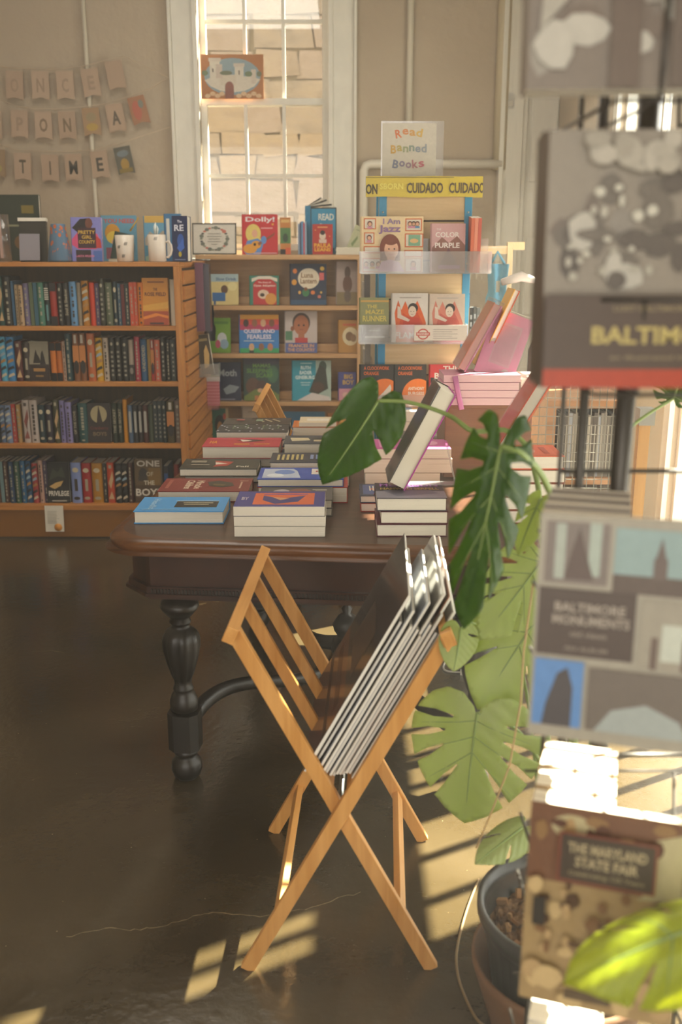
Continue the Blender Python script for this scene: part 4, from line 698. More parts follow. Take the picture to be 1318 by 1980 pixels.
for i in range(n+1):
    for j in range(m+1):
        u = i/n; v = j/m; wd = 1-.25*math.sin(v*math.pi)*(1 if v > .5 else .3)+.1*(1-v)
        vs.append((xa+(xb-xa)*(.5+(u-.5)*wd), fy-.06+.018*math.sin(u*9+v*2)-.01*v, z0+(z1-z0)*v))
b.add(vs, [(i*(m+1)+j, (i+1)*(m+1)+j, (i+1)*(m+1)+j+1, i*(m+1)+j+1) for i in range(n) for j in range(m) if not (3 < i < 7 and 6 < j < 9)], P('#3f7f9c', .8), None, True)
b.tube([(xa+.02, fy-.06, z1), (xa+.05, fy-.07, z1+.06), (xb-.02, fy-.06, z1)], .008, P('#3f7f9c', .8), 8)
o = b.build('fabric_bag', None); s = o.modifiers.new('solid', 'SOLIDIFY'); s.thickness = .004
tag(o, 'blue fabric tote bag hanging on the wooden stand', 'bag')

# ================================================================ TABLE
TZ = .76; TA = R(-5.5)
DW = noisemat('dark_walnut', [(.3, '#2c1a10'), (.7, '#4a2c1a')], scale=(1, 9, 1), nscale=4, rough=.32, spec=.5)
DTOP = noisemat('table_top_walnut', [(.3, '#3f291c'), (.7, '#5a3c2a')], scale=(1, 7, 1), nscale=4, rough=.33, spec=.5)
DB = noisemat('black_brown_turning', [(.3, '#1a1610'), (.7, '#2e2820')], nscale=9, rough=.38, spec=.5)
e = empty('antique_table', (-.655, 2.465, 0), 'antique dark walnut library table with turned fluted legs and wavy stretchers', 'table', None, (0, 0, TA))
LW, LD = 1.22, 1.48
def rrect(x0, x1, y0, y1, r, n=8):
    P_ = []
    for cx, cy_, a in ((x1-r, y0+r, -90), (x1-r, y1-r, 0), (x0+r, y1-r, 90), (x0+r, y0+r, 180)):
        for k in range(n+1): t = R(a+90*k/n); P_.append((cx+r*math.cos(t), cy_+r*math.sin(t)))
    return P_
b = MB()
prof = [(-.012, -.040), (.006, -.038), (.0, -.028), (-.001, -.014), (.006, -.006), (.022, -.002), (.030, 0)]
rings = [[(x, y, TZ+dz) for x, y in rrect(i, LW-i, i, LD-i, .13)] for i, dz in prof]
n = len(rings[0]); vs = [p for r in rings for p in r]
b.add(vs, [(i*n+k, i*n+(k+1) % n, (i+1)*n+(k+1) % n, (i+1)*n+k) for i in range(len(rings)-1) for k in range(n)]+[tuple(reversed(range(n)))], wood('worn_walnut_edge', '#4a2c16', '#7a4e28', 0, .3), None, True)
b.add(rings[-1], [tuple(range(n))], DTOP); b.build('top', e)
b = MB(); i = .055; c = .06
def oct_(i, c): return [(i+c, i), (LW-i-c, i), (LW-i, i+c), (LW-i, LD-i-c), (LW-i-c, LD-i), (i+c, LD-i), (i, LD-i-c), (i, i+c)]
b.prism(oct_(.055, .07), TZ-.145, TZ-.038, DW); b.prism(oct_(.043, .075), TZ-.163, TZ-.145, DW); b.prism(oct_(.035, .08), TZ-.172, TZ-.163, DW); b.prism(oct_(.048, .075), TZ-.182, TZ-.172, DW); b.prism(oct_(.05, .07), TZ-.05, TZ-.038, DW)
k = .13
while k < LW-.13: b.box(k, k+.005, .040, .046, TZ-.163, TZ-.150, DB); k += .0095
b.build('apron', e, label='dark apron with carved beading along its lower edge')
prof = [(0, 0), (.034, .0), (.046, .012), (.053, .032), (.05, .055), (.036, .068), (.032, .074), (.04, .08), (.042, .088), (.034, .096), (.030, .10)]
prof2 = [(.030, .215), (.046, .222), (.048, .245), (.04, .268), (.03, .278), (.034, .284), (.034, .29), (.028, .30), (.03, .315), (.038, .33), (.052, .37), (.062, .41), (.064, .435), (.06, .452), (.048, .466), (.034, .474), (.028, .482), (.034, .488), (.036, .494), (.03, .502), (.046, .518), (.058, .53), (.064, .54), (.06, .552), (.044, .562), (.034, .572), (.028, .585), (.036, .592), (.036, .598), (.03, .604), (.04, .62), (.044, .63)]
def leg(x, y):
    s = .86; b = MB(); M = Matrix.Translation((x, y, 0)) @ Matrix.Diagonal((s, s, 1, 1))
    b.lathe(prof, DB, 28, M); b.prism([(a*.052*1.0*(1 if abs(c_) < 2 else 1), c_*.052) for a, c_ in ((-1, -.55), (-.55, -1), (.55, -1), (1, -.55), (1, .55), (.55, 1), (-.55, 1), (-1, .55))], .1, .215, DB, M @ Matrix.Rotation(0, 4, 'Z'))
    b.lathe(prof2, DB, 40, M, (.305, .462, 8)); b.build('leg', e, bevel=0)
LX = ((.19, .105), (LW-.19, .105), (.19, LD-.18), (LW-.19, LD-.18))
for x, y in LX: leg(x, y)
cx, cy_ = LW/2, LD/2-.03
for x, y in LX:
    b = MB(); pts = []; d = Vector((cx-x, cy_-y, 0)); L = d.length; d.normalize(); pr = Vector((-d.y, d.x, 0))
    for k in range(21):
        t = k/20; w = .045*math.sin(t*2*math.pi); zz = .16+.028*math.sin(t*math.pi*2)+.03*t
        pts.append(Vector((x, y, 0))+d*(L*t)+pr*w+ZA*zz)
    b.tube(pts, [.030-.008*math.sin(math.pi*t/20) for t in range(21)], DB, 10, .8); b.build('stretcher', e)
b = MB(); b.lathe([(0, .13), (.05, .14), (.055, .17), (.05, .2), (.03, .215), (.045, .24), (.05, .26), (.03, .29), (.012, .30), (.02, .32), (.0, .34)], DB, 20, Matrix.Translation((cx, cy_, 0))); b.build('centre_finial', e)

# ---------------------------------------------------------------- books on the table
def stack(pyb, items, first=None):
    """items bottom->top: (px0, px1, t, depth, cover, art, label, extra) ; stack foot measured at pixel row pyb"""
    y0 = atZ(500, pyb, TZ).y; z = TZ+.0006
    for it in items:
        px0, px1, t, dep, cover, art, label = it[:7]; ex = it[7] if len(it) > 7 else {}
        dy = ex.pop('dy', 0); rot = ex.pop('rz', 0); nm = ex.pop('name', 'table_book'); hard = ex.pop('hard', True)
        y = y0+dy; x0 = XZ(px0, z+t/2, y); x1 = XZ(px1, z+t/2, y)
        # width of the picture = height of the book (its head to the right), fore edge to the room
        e = empty(nm, (x0, y+dep, z), label, 'book', ex.pop('group', None), (0, 0, R(-90+rot)))
        a, b = book_geo(dep, x1-x0, t, cover, hard, art=art, split=True, page=PAGESZ(), **ex)
        M = Matrix.Translation((0, 0, t)) @ Matrix.Rotation(R(-90), 4, 'X')
        for q in (a, b): q.v = [tuple(M @ Vector(v)) for v in q.v]
        a.build('cover', e); b.build('pages', e, label='cream page edges'); z += t+.0012
    return z
# art frame there: u spine->fore edge (towards the room), v along the picture left->right
def T(s, u, v, w, h, c, rot=90): return ('t', s, u, v, w, h, rot, c)
stack(1013, [(258, 432, .036, .165, '#4a9ad8', [('r', .3, .42, .72, .9, '#23221f'), ('r', .27, .4, .3, .9, '#c9d8e0'), ('r', .4, .5, .44, .84, '#c9c0a4'), ('r', .52, .52, .56, .8, '#b0a88c'), T('Headlit', .5, .18, .7, .08, '#9ccbee', 0), ('r', .86, .08, .9, .5, '#8ac0e8')], 'bright blue hardback lying alone at the front left corner of the table')])
stack(971, [(304, 480, .034, .175, '#7c2a26', [T('Miracle', .5, .42, .62, .09, '#d8c0a8', 0), T('Children', .5, .31, .66, .09, '#d8c0a8', 0), ('p', [(.3, .5), (.2, .62), (.35, .78), (.6, .82), (.72, .68), (.6, .54)], '#3a352a'), ('r', .2, .86, .24, .96, '#c9a890'), ('r', .3, .88, .8, .9, '#c9a890'), ('r', .15, .06, .8, .1, '#a05a4a'), ('p', [(.45, .58), (.5, .72), (.62, .7), (.58, .58)], '#6a5a3a')], 'dark red hardback titled miracle children with a leafy painting')])
stack(936, [(356, 500, .024, .15, '#2a3028', [], 'dark hardback lower in the pair of the left column', {'dy': .02}), (346, 497, .026, .16, '#2c2f28', [('p', [(.2, .4), (.5, .45), (.8, .42), (.7, .6), (.3, .66)], '#a8362c'), ('p', [(.35, .42), (.5, .6), (.6, .44)], '#d8c8b8'), T('Fall', .78, .8, .16, .14, '#cfc8b8'), ('r', .2, .1, .4, .3, '#8a8474'), ('r', .6, .12, .64, .36, '#b8b0a0')], 'dark hardback with red and white picture, upper in the pair of the left column')])
stack(905, [(404, 549, .032, .16, '#3f4a5a', [], 'thick pale paged book at the foot of the red topped stack', {'dy': .02, 'hard': False}), (390, 540, .044, .17, '#b02c3c', [T('HA', .5, .12, .1, .3, '#e0a02a'), ('r', .1, .04, .14, .96, '#d8607a'), ('p', [(.3, .4), (.2, .6), (.35, .8), (.5, .6)], '#3a1c22'), ('r', .7, .4, .78, .6, '#d8a02a'), ('r', .7, .66, .76, .86, '#d8a02a'), ('p', [(.25, .45), (.35, .62), (.5, .5)], '#e8d8c8')], 'crimson hardback with yellow marks topping a left column stack', {'hard': True})])
stack(880, [(421, 550, .03, .16, '#4a3f4a', [], 'plum paperback under the striped book in the patterned stack', {'hard': False}), (424, 548, .026, .16, '#3f4f7a', [('r', .1, .05+.12*k, .95, .1+.12*k, '#a87a9a') for k in range(7)], 'blue and mauve striped book under the lace patterned one'), (417, 556, .03, .165, '#2a2c30', [('r', .1, .2, .6, .42, '#6a7a5a'), ('r', .12, .22, .58, .40, '#35403a'), ('r', .1, .62, .6, .86, '#6a7a5a'), ('r', .12, .64, .58, .84, '#35403a')]+[('e', .15+.2*(k % 5), .03+.05*(k*7 % 19), .05, .015, '#c0c0cc') for k in range(24)], 'dark book with white lace pattern in the left column')])
stack(862, [(428, 553, .055, .15, '#6a665a', [], 'thick grey paged book under the speckled one at the far left'), (430, 560, .03, .15, '#3a3430', [('e', .3+.1*(k % 4), .5+.03*k, .05, .02, '#c9bf9a') for k in range(12)]+[('r', .3, .48, .6, .58, '#8aa08a'), ('r', .3, .18, .5, .3, '#a04a4a')], 'dark speckled hardback at the far left end of the table')])
# middle column
stack(1038, [(453, 628, .028, .165, '#b8b4a8', [], 'lowest thick paperback in the front stack of three', {'hard': False, 'name': 'table_paperback'}), (452, 629, .027, .165, '#b8b4a8', [], 'middle thick paperback in the front stack of three', {'hard': False, 'name': 'table_paperback'}),
   (451, 627, .027, .168, '#3a3a86', [('r', .12, .2, .88, .88, '#d8663a'), ('p', [(.3, .3), (.5, .5), (.3, .78), (.7, .7), (.85, .45), (.6, .3)], '#3a3a7a'), ('r', .2, .3, .24, .8, '#5a4ab0'), T('BY', .5, .1, .08, .2, '#c9c0d0'), ('p', [(.4, .4), (.5, .6), (.62, .5)], '#d8a07a')], 'top paperback of the front stack with an orange and violet cover', {'hard': False, 'name': 'table_paperback'})])
stack(1000, [(500, 642, .024, .15, '#8a8880', [], 'white paged hardback under the grey photo cover', {'dy': .01}), (498, 642, .026, .16, '#5a5450', [('e', .5, .3, .3, .14, '#b8aeb0'), ('e', .4, .55, .25, .16, '#8a5a4a'), ('r', .2, .72, .26, .92, '#b8b0a4'), ('r', .3, .76, .34, .92, '#b8b0a4')], 'grey photo covered hardback just behind the front stack')])
stack(973, [(498, 672, .05, .16, '#b03a30', [], 'thick cream paged book with red cover edge under the blue and white one'), (497, 664, .024, .16, '#2f4fa8', [('p', [(.1, .05), (.9, .05), (.9, .5), (.3, .45), (.1, .4)], '#b8c4d8'), ('e', .4, .3, .2, .12, '#6a8ac8'), ('r', .1, .62, .6, .95, '#d8d0c8'), T('MOON', .35, .8, .26, .14, '#c03a3a'), ('e', .7, .2, .15, .1, '#d8e0e8')], 'blue and white hardback behind the grey photo book')])
stack(941, [(520, 676, .05, .15, '#4a4640', [], 'grey paged book under the gold and blue titled one'), (521, 676, .03, .155, '#2f3440', [('r', .2, .08+.06*k, .75, .11+.06*k, '#b8a86a') for k in range(6)]+[('r', .25, .5+.07*k, .7, .54+.07*k, '#7a8ab0') for k in range(6)], 'dark hardback with gold and blue upright title strokes')])
stack(905, [(548, 678, .045, .15, '#5a5448', [], 'cream paged book under the book with pale title'), (548, 676, .042, .155, '#3a4048', [('p', [(.3, .08), (.7, .12), (.6, .4), (.3, .36)], '#c9bc9a'), ('r', .3, .42, .5, .6, '#2a2a2a'), ('r', .55, .45, .75, .8, '#b8aa8a')], 'dark blue-grey hardback with pale title in the middle column')])
stack(868, [(562, 660, .045, .15, '#4a6a9a', [('r', 0, 0, 1, 1, '#6a86b8')], 'blue edged book under the orange topped one'), (565, 652, .04, .15, '#c9702a', [('r', .1, .1, .9, .9, '#d8863a'), ('p', [(.3, .2), (.6, .5), (.4, .8)], '#b84a2a')], 'orange covered book at the far end of the middle column'), (578, 650, .016, .14, '#d8c8a8', [('r', .3, .2, .7, .8, '#e8e0d0')], 'thin white book on top of the orange one at the far end', {'hard': False})])
# right column
stack(990, [(697, 760, .026, .15, '#9a3020', [], 'red edged book at the foot of the small orange photo pair'), (696, 760, .022, .15, '#3a3f54', [('r', .1, .1, .9, .5, '#4a5a8a'), ('p', [(.4, .3), (.7, .5), (.9, .4), (.9, .9), (.3, .9)], '#c9602a'), ('r', .2, .3, .6, .34, '#d8d0c0'), ('r', .2, .4, .6, .44, '#d8d0c0')], 'small book with blue and orange photo left of the thick stack')])
stack(944, [(706, 850, .05, .16, '#b8a890', [], 'thick cream paged book in the pink topped stack', {'hard': False}), (704, 874, .045, .16, '#b8a890', [], 'pale paged paperback under the pink patterned cover', {'hard': False}), (700, 872, .032, .17, '#c25a9a', [('r', .1, .2, .8, .38, '#d890b8'), ('e', .5, .6, .3, .1, '#d87aa8'), ('e', .4, .8, .2, .08, '#e0a0c0'), ('r', .3, .44, .7, .48, '#8a3a6a')], 'pink patterned paperback behind the thick stack', {'hard': False})])
G = 'thick hardbacks of the front right table stack'
zt3 = stack(1038, [(728, 864, .0345, .17, '#5a2430', [], 'thick plum edged hardback, lowest of the front right stack', {'name': 'thick_hardback'}), (735, 866, .0345, .17, '#5a2430', [], 'thick plum edged hardback, middle of the front right stack', {'name': 'thick_hardback'}),
   (728, 864, .036, .175, '#3c333f', [('r', .55, 0, 1, 1, '#8a8896'), ('p', [(.5, .1), (.9, .3), (.7, .9), (.5, .8)], '#6a6a7a'), T('MORRISON', .16, .5, .86, .2, '#b06ac0'), T('NAMWALI SERPELL', .4, .5, .86, .13, '#b8a24a')], 'dark hardback lettered morrison, top of the front right stack', {'name': 'thick_hardback'})])
stack(895, [(720, 872, .06, .15, '#a89880', [], 'tan paged book under the grey illustrated paperback', {'hard': False}), (735, 870, .03, .15, '#6a665e', [('e', .5, .2, .3, .12, '#8aa0b0'), ('e', .4, .6, .25, .1, '#3f3a36'), ('e', .6, .85, .2, .08, '#9a948a')], 'grey illustrated paperback in the stack before the tower', {'hard': False})])
stack(853, [(742, 884, .038, .16, '#b8ad98', [], 'lowest bundle of pale paper before the display tower', {'hard': False, 'name': 'paper_block'}), (742, 885, .04, .16, '#b8ad98', [], 'second pale paper block before the display tower', {'hard': False, 'name': 'paper_block'}), (740, 886, .04, .16, '#cfc8bc', [('e', .5, .3, .2, .1, '#8aa8c8'), ('e', .5, .5, .2, .1, '#d8b06a'), ('e', .4, .7, .2, .1, '#8ab0d0'), ('r', .2, .2, .3, .8, '#c98a6a')], 'coloured paperback on top of the pale paper blocks', {'hard': False})])
# tilted magenta-backed book on an acrylic easel, standing on the front right stack
L = .295; ang = R(27); t = .05; bx = XZ(748, zt3, 2.62); e = empty('easel_book', (bx+.045, 2.56, zt3+.002), 'thick book with magenta back tilted on the thick stack, page edges showing', 'book', None, (0, ang, 0))
a = MB(); a.box(-t, -t+.003, 0, .17, .0, L, P('#4c4844', .35)); a.box(-.003, .0, 0, .17, .0, L, P('#b0339a', .4)); a.box(-t, 0, .168, .173, 0, L, P('#4c4844', .35)); a.box(-t-.002, -t+.001, -.002, .17, .0, L, PLAST())
a.build('cover', e, label='grey front and magenta back cover'); b = MB(); b.box(-t+.003, -.003, .004, .168, .003, L-.003, PAGES()); b.build('pages', e)
e = empty('book_easel', (bx+.06, 2.6, zt3), 'clear acrylic easel holding up the tilted magenta-backed book', 'easel'); ac = ACRYL(); b = MB()
b.bar((.105, .05, .12), (.135, .05, .0), .03, .003, ac, YA); b.box(-.055, .14, .03, .07, 0, .003, ac); b.bar((-.005, .05, .0), (.125, .05, .25), .03, .003, ac, YA); b.build('frame', e)
# ================================================================ FOLDING PRINT RACKS
BE = [wood('beech_%d' % i, '#c48a44', '#dda661', i) for i in range(3)]
def rack(name, label, loc, rz, W_=.40, H_=.78, L_=.47, bw=.030, bt=.018):
    """X-frame rack: origin on floor below the near crossing; length runs along +y"""
    e = empty(name, loc, label, 'rack', None, (0, 0, R(rz))); hw = W_/2; tw = W_*.53
    def P3(s, t, y): # point on the leg that starts at side s on the floor and ends at the other side on top
        return Vector((s*(hw*(1-t)+(-tw)*t), y, H_*t))
    for s, yo in ((1, 0), (-1, -.02)):
        for yy in (0, L_):
            y = yy+yo if yy == 0 else yy-yo-.0
            b = MB(); b.bar(P3(s, 0, y), P3(s, 1.0, y), bw, bt, BE[2], XA); b.build('leg', e, bevel=.0015)
        # top rail and lower rail
        a = P3(s, 1.0, -.035); c = P3(s, 1.0, L_+.035)
        b = MB(); b.bar(a, c, .034, .024, BE[1], Vector((s*.45, 0, 1)).normalized()); b.build('top_rail', e, bevel=.0015)
        a = P3(s, .17, yo); c = P3(s, .17, L_-yo)
        b = MB(); b.bar(a, c, .030, .016, BE[1], Vector((-s*.45, 0, 1)).normalized()); b.build('lower_rail', e, bevel=.0015)
        for k in (1, 2):                      # inner slats of the V trough
            y = L_*k/3; b = MB(); b.bar(P3(s, .54, y+yo*.5), P3(s, 1.0, y+yo*.5), .026, .014, BE[2], XA); b.build('slat', e, bevel=.0015)
        a = P3(s, .545, yo); c = P3(s, .545, L_-yo); b = MB(); b.bar(a, c, .026, .014, BE[1], Vector((-s*.45, 0, 1)).normalized()); b.build('trough_rail', e, bevel=.0015)
    b = MB(); b.tube([(0, -.022, H_*.485), (0, L_+.022, H_*.485)], .006, P('#8a8a86', .3, .5, .9), 10); b.build('pivot_rod', e)
    return e
RK = rack('print_rack', 'folding beech wood print rack in front of the table, filled with prints', (-.003, 1.77, 0), -2.5)
rack('folding_rack', 'second folding beech wood rack standing beyond the table', (-.13, 4.0, 0), 0, .42, .88, .58)
# prints leaning against the right side of the rack
random.seed(21)
slope = math.atan2(.215, .40)
PL = []
nP = 18
for k in range(nP):
    f = k/(nP-1); xb = -.077+.112*f; hh = .44-.02*random.random()
    if k > 3: hh = random.uniform(.30, .42)
    if k > 10: hh = random.uniform(.33, .40)
    if k in (5, 7): hh = .52
    PL.append((xb, [.44, .43, .38, .42, .36, .38, .44, .33, .37, .46, .35, .38, .45, .40, .36, .42, .40, .38][k]))
PCOL = ['#3f2a1c', '#c9c4b8', '#a39a90', '#b8bcc4', '#9a4a44', '#cfcabc', '#a8b0c0', '#c9b8a0', '#a0a6ac', '#c4c0b4', '#b0a898', '#aab4c0', '#c08a6a', '#c8c8c0', '#a8a49a', '#b8b4a8', '#ccc8bc', '#c0bcb0']
WORD = ['brown', 'white', 'warm grey', 'pale blue', 'dark red', 'cream', 'blue-grey', 'tan', 'slate', 'off-white', 'stone grey', 'steel blue', 'orange', 'pearl', 'grey', 'putty', 'ivory', 'bone white']
for k, (xb, hh) in enumerate(PL):
    z0 = .452+.010*((k*5) % 3)/2+(-.0) ; z0 += max(0, (abs(xb)-.06))*1.0; dd = .42 if k < 4 else random.uniform(.26, .42); y0 = 1.775+.004*((k*7) % 5)
    e = empty('matted_print', (xb, y0, z0), f"{WORD[k]} print, {'leftmost' if k == 0 else 'rightmost' if k == nP-1 else ORD[k] if k < 11 else ['twelfth','thirteenth','fourteenth','fifteenth','sixteenth','seventeenth'][k-11]}{'' if k in (0, nP-1) else ' from the left'} in the folding rack", 'print', 'matted prints in the folding rack', (0, slope+R(random.uniform(-.25, .25)) if k else slope, R(-2.5)))
    b = MB(); b.box(0, .0050, 0, dd, 0, hh, P('#eeebe2', .7)); b.build('mat_board', e)
    b = MB(); b.box(-.0006, 0, .0, dd, 0, hh, P(PCOL[k], .3)); 
    if k == 0: b.art((-.0006, dd, 0), Vector((0, -1, 0)), ZA, dd, hh, [('r', 0, 0, 1, .4, '#8a4a22'), ('r', 0, .4, 1, 1, '#3f3228'), ('r', .1, .28, .9, .34, '#5a3018'), ('r', .0, .18, 1, .22, '#3a2a20'), ('r', .3, .45, .8, .7, '#4a4038')])
    if k in (2, 3): b.art((-.0006, dd, 0), Vector((0, -1, 0)), ZA, dd, hh, [('r', .15, .15, .85, .85, '#8a94a8')])
    b.build('artwork', e)
    b = MB(); b.box(-.0012, -.0010, -.003 if k == 0 else .006, dd+.003, -.002 if k == 0 else .004, hh+(.004 if k == 0 else -.002), PLAST()); b.build('sleeve', e)
# ================================================================ PINK WRAPPED BOOKS ON A BROWN BOX (right rear of table)
bx0, bx1 = XZ(872, .98, 3.2), XZ(1012, .98, 3.2); z0 = atY(900, 783, 3.2).z
b = MB(); BR = wood('brown_box', '#6f4426', '#8a5834', 0); b.box(bx0-.02, bx1+.03, 3.2, 3.46, TZ+.0006, z0, BR); b.box(bx0-.025, bx1+.035, 3.195, 3.465, z0-.012, z0, BR)
tag(b.build('wooden_riser', None, bevel=.002), 'brown wooden riser box on the table carrying the pink wrapped books', 'riser')
z = z0+.0006; px0s = (858, 856, 854, 857)
for k in range(4):
    e = empty('pink_book', (XZ(px0s[k], z, 3.2), 3.19+.26*0+.165, z), f'pink wrapped book lying flat on the brown riser, {ORD[k]} from the bottom', 'book', 'pink wrapped books stacked flat', (0, 0, R(-90)))
    a, b = book_geo(.165, .255, .024, '#c98aa0', False, split=True, page=noisemat('pink_page_edges', [(.3, '#d8b0b4'), (.7, '#e6c8c8')], scale=(3, 3, 330), nscale=2, rough=.7)); M = Matrix.Translation((0, 0, .024)) @ Matrix.Rotation(R(-90), 4, 'X')
    for q in (a, b): q.v = [tuple(M @ Vector(v)) for v in q.v]
    a.build('cover', e); b.build('pages', e, label='pink tinted page edges'); 
    z += .0255
b = MB(); b.tube([(XZ(880, z, 3.18), 3.186, z-.005), (XZ(884, z-.05, 3.18), 3.18, z-.05), (XZ(892, z-.1, 3.18), 3.175, z-.115)], .009, P('#c87aa8', .5), 6, .12); tag(b.build('ribbon', None), 'pink ribbon hanging down from the stack of pink books', 'ribbon')
ZP = z
# pink book leaning on its stand
def leaner(name, x, y, z, L, t, dep, ang, front, back, label, wrap=True, yaw=0, pg=None):
    e = empty(name, (x, y, z+.002+t*0), label, 'book', None, (0, R(ang), R(yaw))); a = MB()
    a.box(-t, -t+.003, 0, dep, 0, L, P(front, .35)); a.box(-.003, 0, 0, dep, 0, L, P(back, .35)); a.box(-t, 0, dep-.003, dep, 0, L, P(front, .35)); a.build('cover', e)
    b = MB(); b.box(-t+.003, -.003, .003, dep-.003, .003, L-.003, pg or PAGES()); b.build('pages', e)
    if wrap: b = MB(); b.box(-t-.003, .003, -.003, dep+.003, -.0, L+.012, PLAST()); b.build('clear_wrap', e)
    return e
leaner('pink_book', XZ(898, ZP, 3.25), 3.24, ZP, .245, .028, .16, 28, '#d88a70', '#d084a8', 'pink wrapped book leaning back on the pink stack, orange front', True, 0, P('#d8a8a0', .5))
book('pink_book', 'wrapped pink book facing out and tilted on top of the pink stack', .135, .235, .018, '#f0a0c4', (XZ(912, ZP, 3.25)+.01, 3.275, ZP+.004), (R(-22), R(20), R(-6)), hard=False, art=[('r', .25, .2, .8, .84, '#e0b4c4'), ('r', .29, .24, .76, .8, '#d8a4b8'), ('e', .75, .12, .1, .06, '#e8d8dc')])
b = MB(); b.box(-.002, .14, -.004, -.003, 0, .24, PLAST()); tag(b.build('clear_sleeve', None, (XZ(912, ZP, 3.25)+.01, 3.275, ZP+.004), (R(-22), R(20), R(-6))), 'clear plastic sleeve in front of the tilted pink book', 'sleeve')
e = leaner('novel', XZ(932, ZP, 3.32), 3.31, ZP+.002, .285, .02, .14, 24, '#d8a43a', '#c9562a', 'orange and yellow book leaning behind the pink wrapped book', False)
b = MB(); b.tube([(XZ(935, ZP+.06, 3.4)+.06, 3.45, ZP+.29), (XZ(935, ZP, 3.4)+.13, 3.47, ZP+.31), (XZ(935, ZP, 3.4)+.2, 3.48, ZP+.29)], [.012, .018, .008], P('#e0d8d0', .6), 8, .4); tag(b.build('crumpled_wrap', None), 'crumpled pale wrap poking up behind the pink wrapped book', 'wrap')
b = MB(); x0 = XZ(1000, ZP, 3.3); b.box(x0-.0, x0+.075, 3.22, 3.42, ZP-.06, ZP-.02, P('#ddd4c4', .6)); b.box(x0-.003, x0+.078, 3.217, 3.42, ZP-.02, ZP-.017, P('#e8e0d4', .5)); tag(b.build('white_book', None), 'white book lying beside the pink stack in bright sun', 'book')
# stack with orange top, leaning orange book
zq = TZ+.0006; yq = 2.62
for k in range(5):
    e = empty('white_paged_book', (XZ(972, zq, yq)+.004*(k % 2), yq+.16, zq), f'thick cream paged book in the stack right of the hanging leaf, {ORD[k]} from the bottom', 'book', 'thick books stacked at the right of the table', (0, 0, R(-90)))
    a, b = book_geo(.16, .17, .038, '#8a4a34' if k < 4 else '#d8582a', True, split=True, page=PAGESZ(), art=[] if k < 4 else [('r', .1, .1, .9, .9, '#e0643a'), ('e', .5, .4, .3, .2, '#e8a08a'), ('r', .2, .7, .8, .8, '#b83a1c')]); M = Matrix.Translation((0, 0, .038)) @ Matrix.Rotation(R(-90), 4, 'X')
    for q in (a, b): q.v = [tuple(M @ Vector(v)) for v in q.v]
    a.build('cover', e); b.build('pages', e, label='cream page edges'); zq += .0392
leaner('orange_book', XZ(978, zq, 2.7), 2.66, zq, .245, .035, .14, 30, '#d0401f', '#e0582c', 'orange-red book leaning on the stack right of the hanging leaf', True)
# ================================================================ SHELF AND THINGS BEYOND, RIGHT REAR
sy = 3.75; x0 = XZ(1058, .9, sy); zt = atY(1090, 775, sy).z; x1 = XZ(1222, .9, sy)
e = empty('low_shelf', (0, 0, 0), 'low brown wooden shelf by the right wall holding thin upright records', 'shelf')
BW = wood('brown_shelf', '#8a5c30', '#a87444', 0); b = MB(); b.box(x0, x1, sy, sy+.34, zt-.03, zt, BW); b.build('top_board', e); b = MB(); b.box(x0, x0+.035, sy, sy+.34, 0, zt-.03, BW); b.build('side_panel', e); b = MB(); b.box(x1-.03, x1, sy, sy+.34, 0, zt-.03, BW); b.build('side_panel', e)
zm = atY(1090, 925, sy).z; b = MB(); b.box(x0+.035, x1-.03, sy, sy+.34, zm-.025, zm, BW); b.build('shelf', e); b = MB(); b.box(x0+.035, x1-.03, sy+.32, sy+.34, 0, zt-.03, P('#4a3320')); b.build('back_panel', e)
x = x0+.05; k = 0; random.seed(4)
RC = [('#3a342e', 'black'), ('#5a5046', 'brown'), ('#7a7268', 'grey'), ('#8a8f98', 'blue-grey'), ('#4a4038', 'dark brown'), ('#b8ae9c', 'cream')]
cnt = {}
while x < x1-.06:
    c, w_ = RC[(k*5+k//3) % 6]; cnt[w_] = cnt.get(w_, 0)+1; t = random.uniform(.008, .016)
    b = MB(); b.box(x, x+t-.001, sy+.03, sy+.29, zm+.0005, zt-.05-random.uniform(0, .02), P(c, .5)); b.box(x+t*.3, x+t*.55, sy+.0295, sy+.03, zm+.03, zt-.1, P('#a8a090'))
    tag(b.build('record_sleeve', None), f'{w_} thin sleeve on the low brown shelf, {ORD[min(cnt[w_]-1, 10)]} such from the left', 'record', 'thin sleeves on the low brown shelf'); x += t; k += 1
p = atY(1035, 690, 3.7)
e = empty('dark_chair', (XZ(1018, .9, 3.62), 3.60, 0), 'grey cane backed chair half hidden behind the large hazy book', 'chair')
GM = P('#4a4a46', .4); w = .36; zt = atY(1030, 655, 3.6).z
b = MB(); b.tube([(0, 0, .45), (.0, -.0, zt-.04), (.015, 0, zt-.008), (.04, 0, zt), (w-.04, 0, zt), (w-.01, 0, zt-.02), (w, 0, zt-.05), (w, 0, .45)], .012, GM, 10); b.build('backrest', e)
b = MB()
for k in range(12): b.bar((.015+k*.028, .0, .5), (.015+k*.028, 0, zt-.01), .003, .003, P('#7a776c')); 
for k in range(14): b.bar((.01, .0, .52+k*.035), (w-.01, 0, .52+k*.035), .003, .003, P('#7a776c'), ZA)
b.build('cane_panel', e); b = MB(); b.box(0, w, -.36, 0.01, .43, .46, P('#3a3833', .6)); b.build('seat', e, bevel=.01)
for dx, dy in ((.015, -.34), (w-.015, -.34), (.015, -.01), (w-.015, -.01)): b = MB(); b.tube([(dx, dy, 0), (dx, dy, .435)], .011, GM, 8); b.build('leg', e)
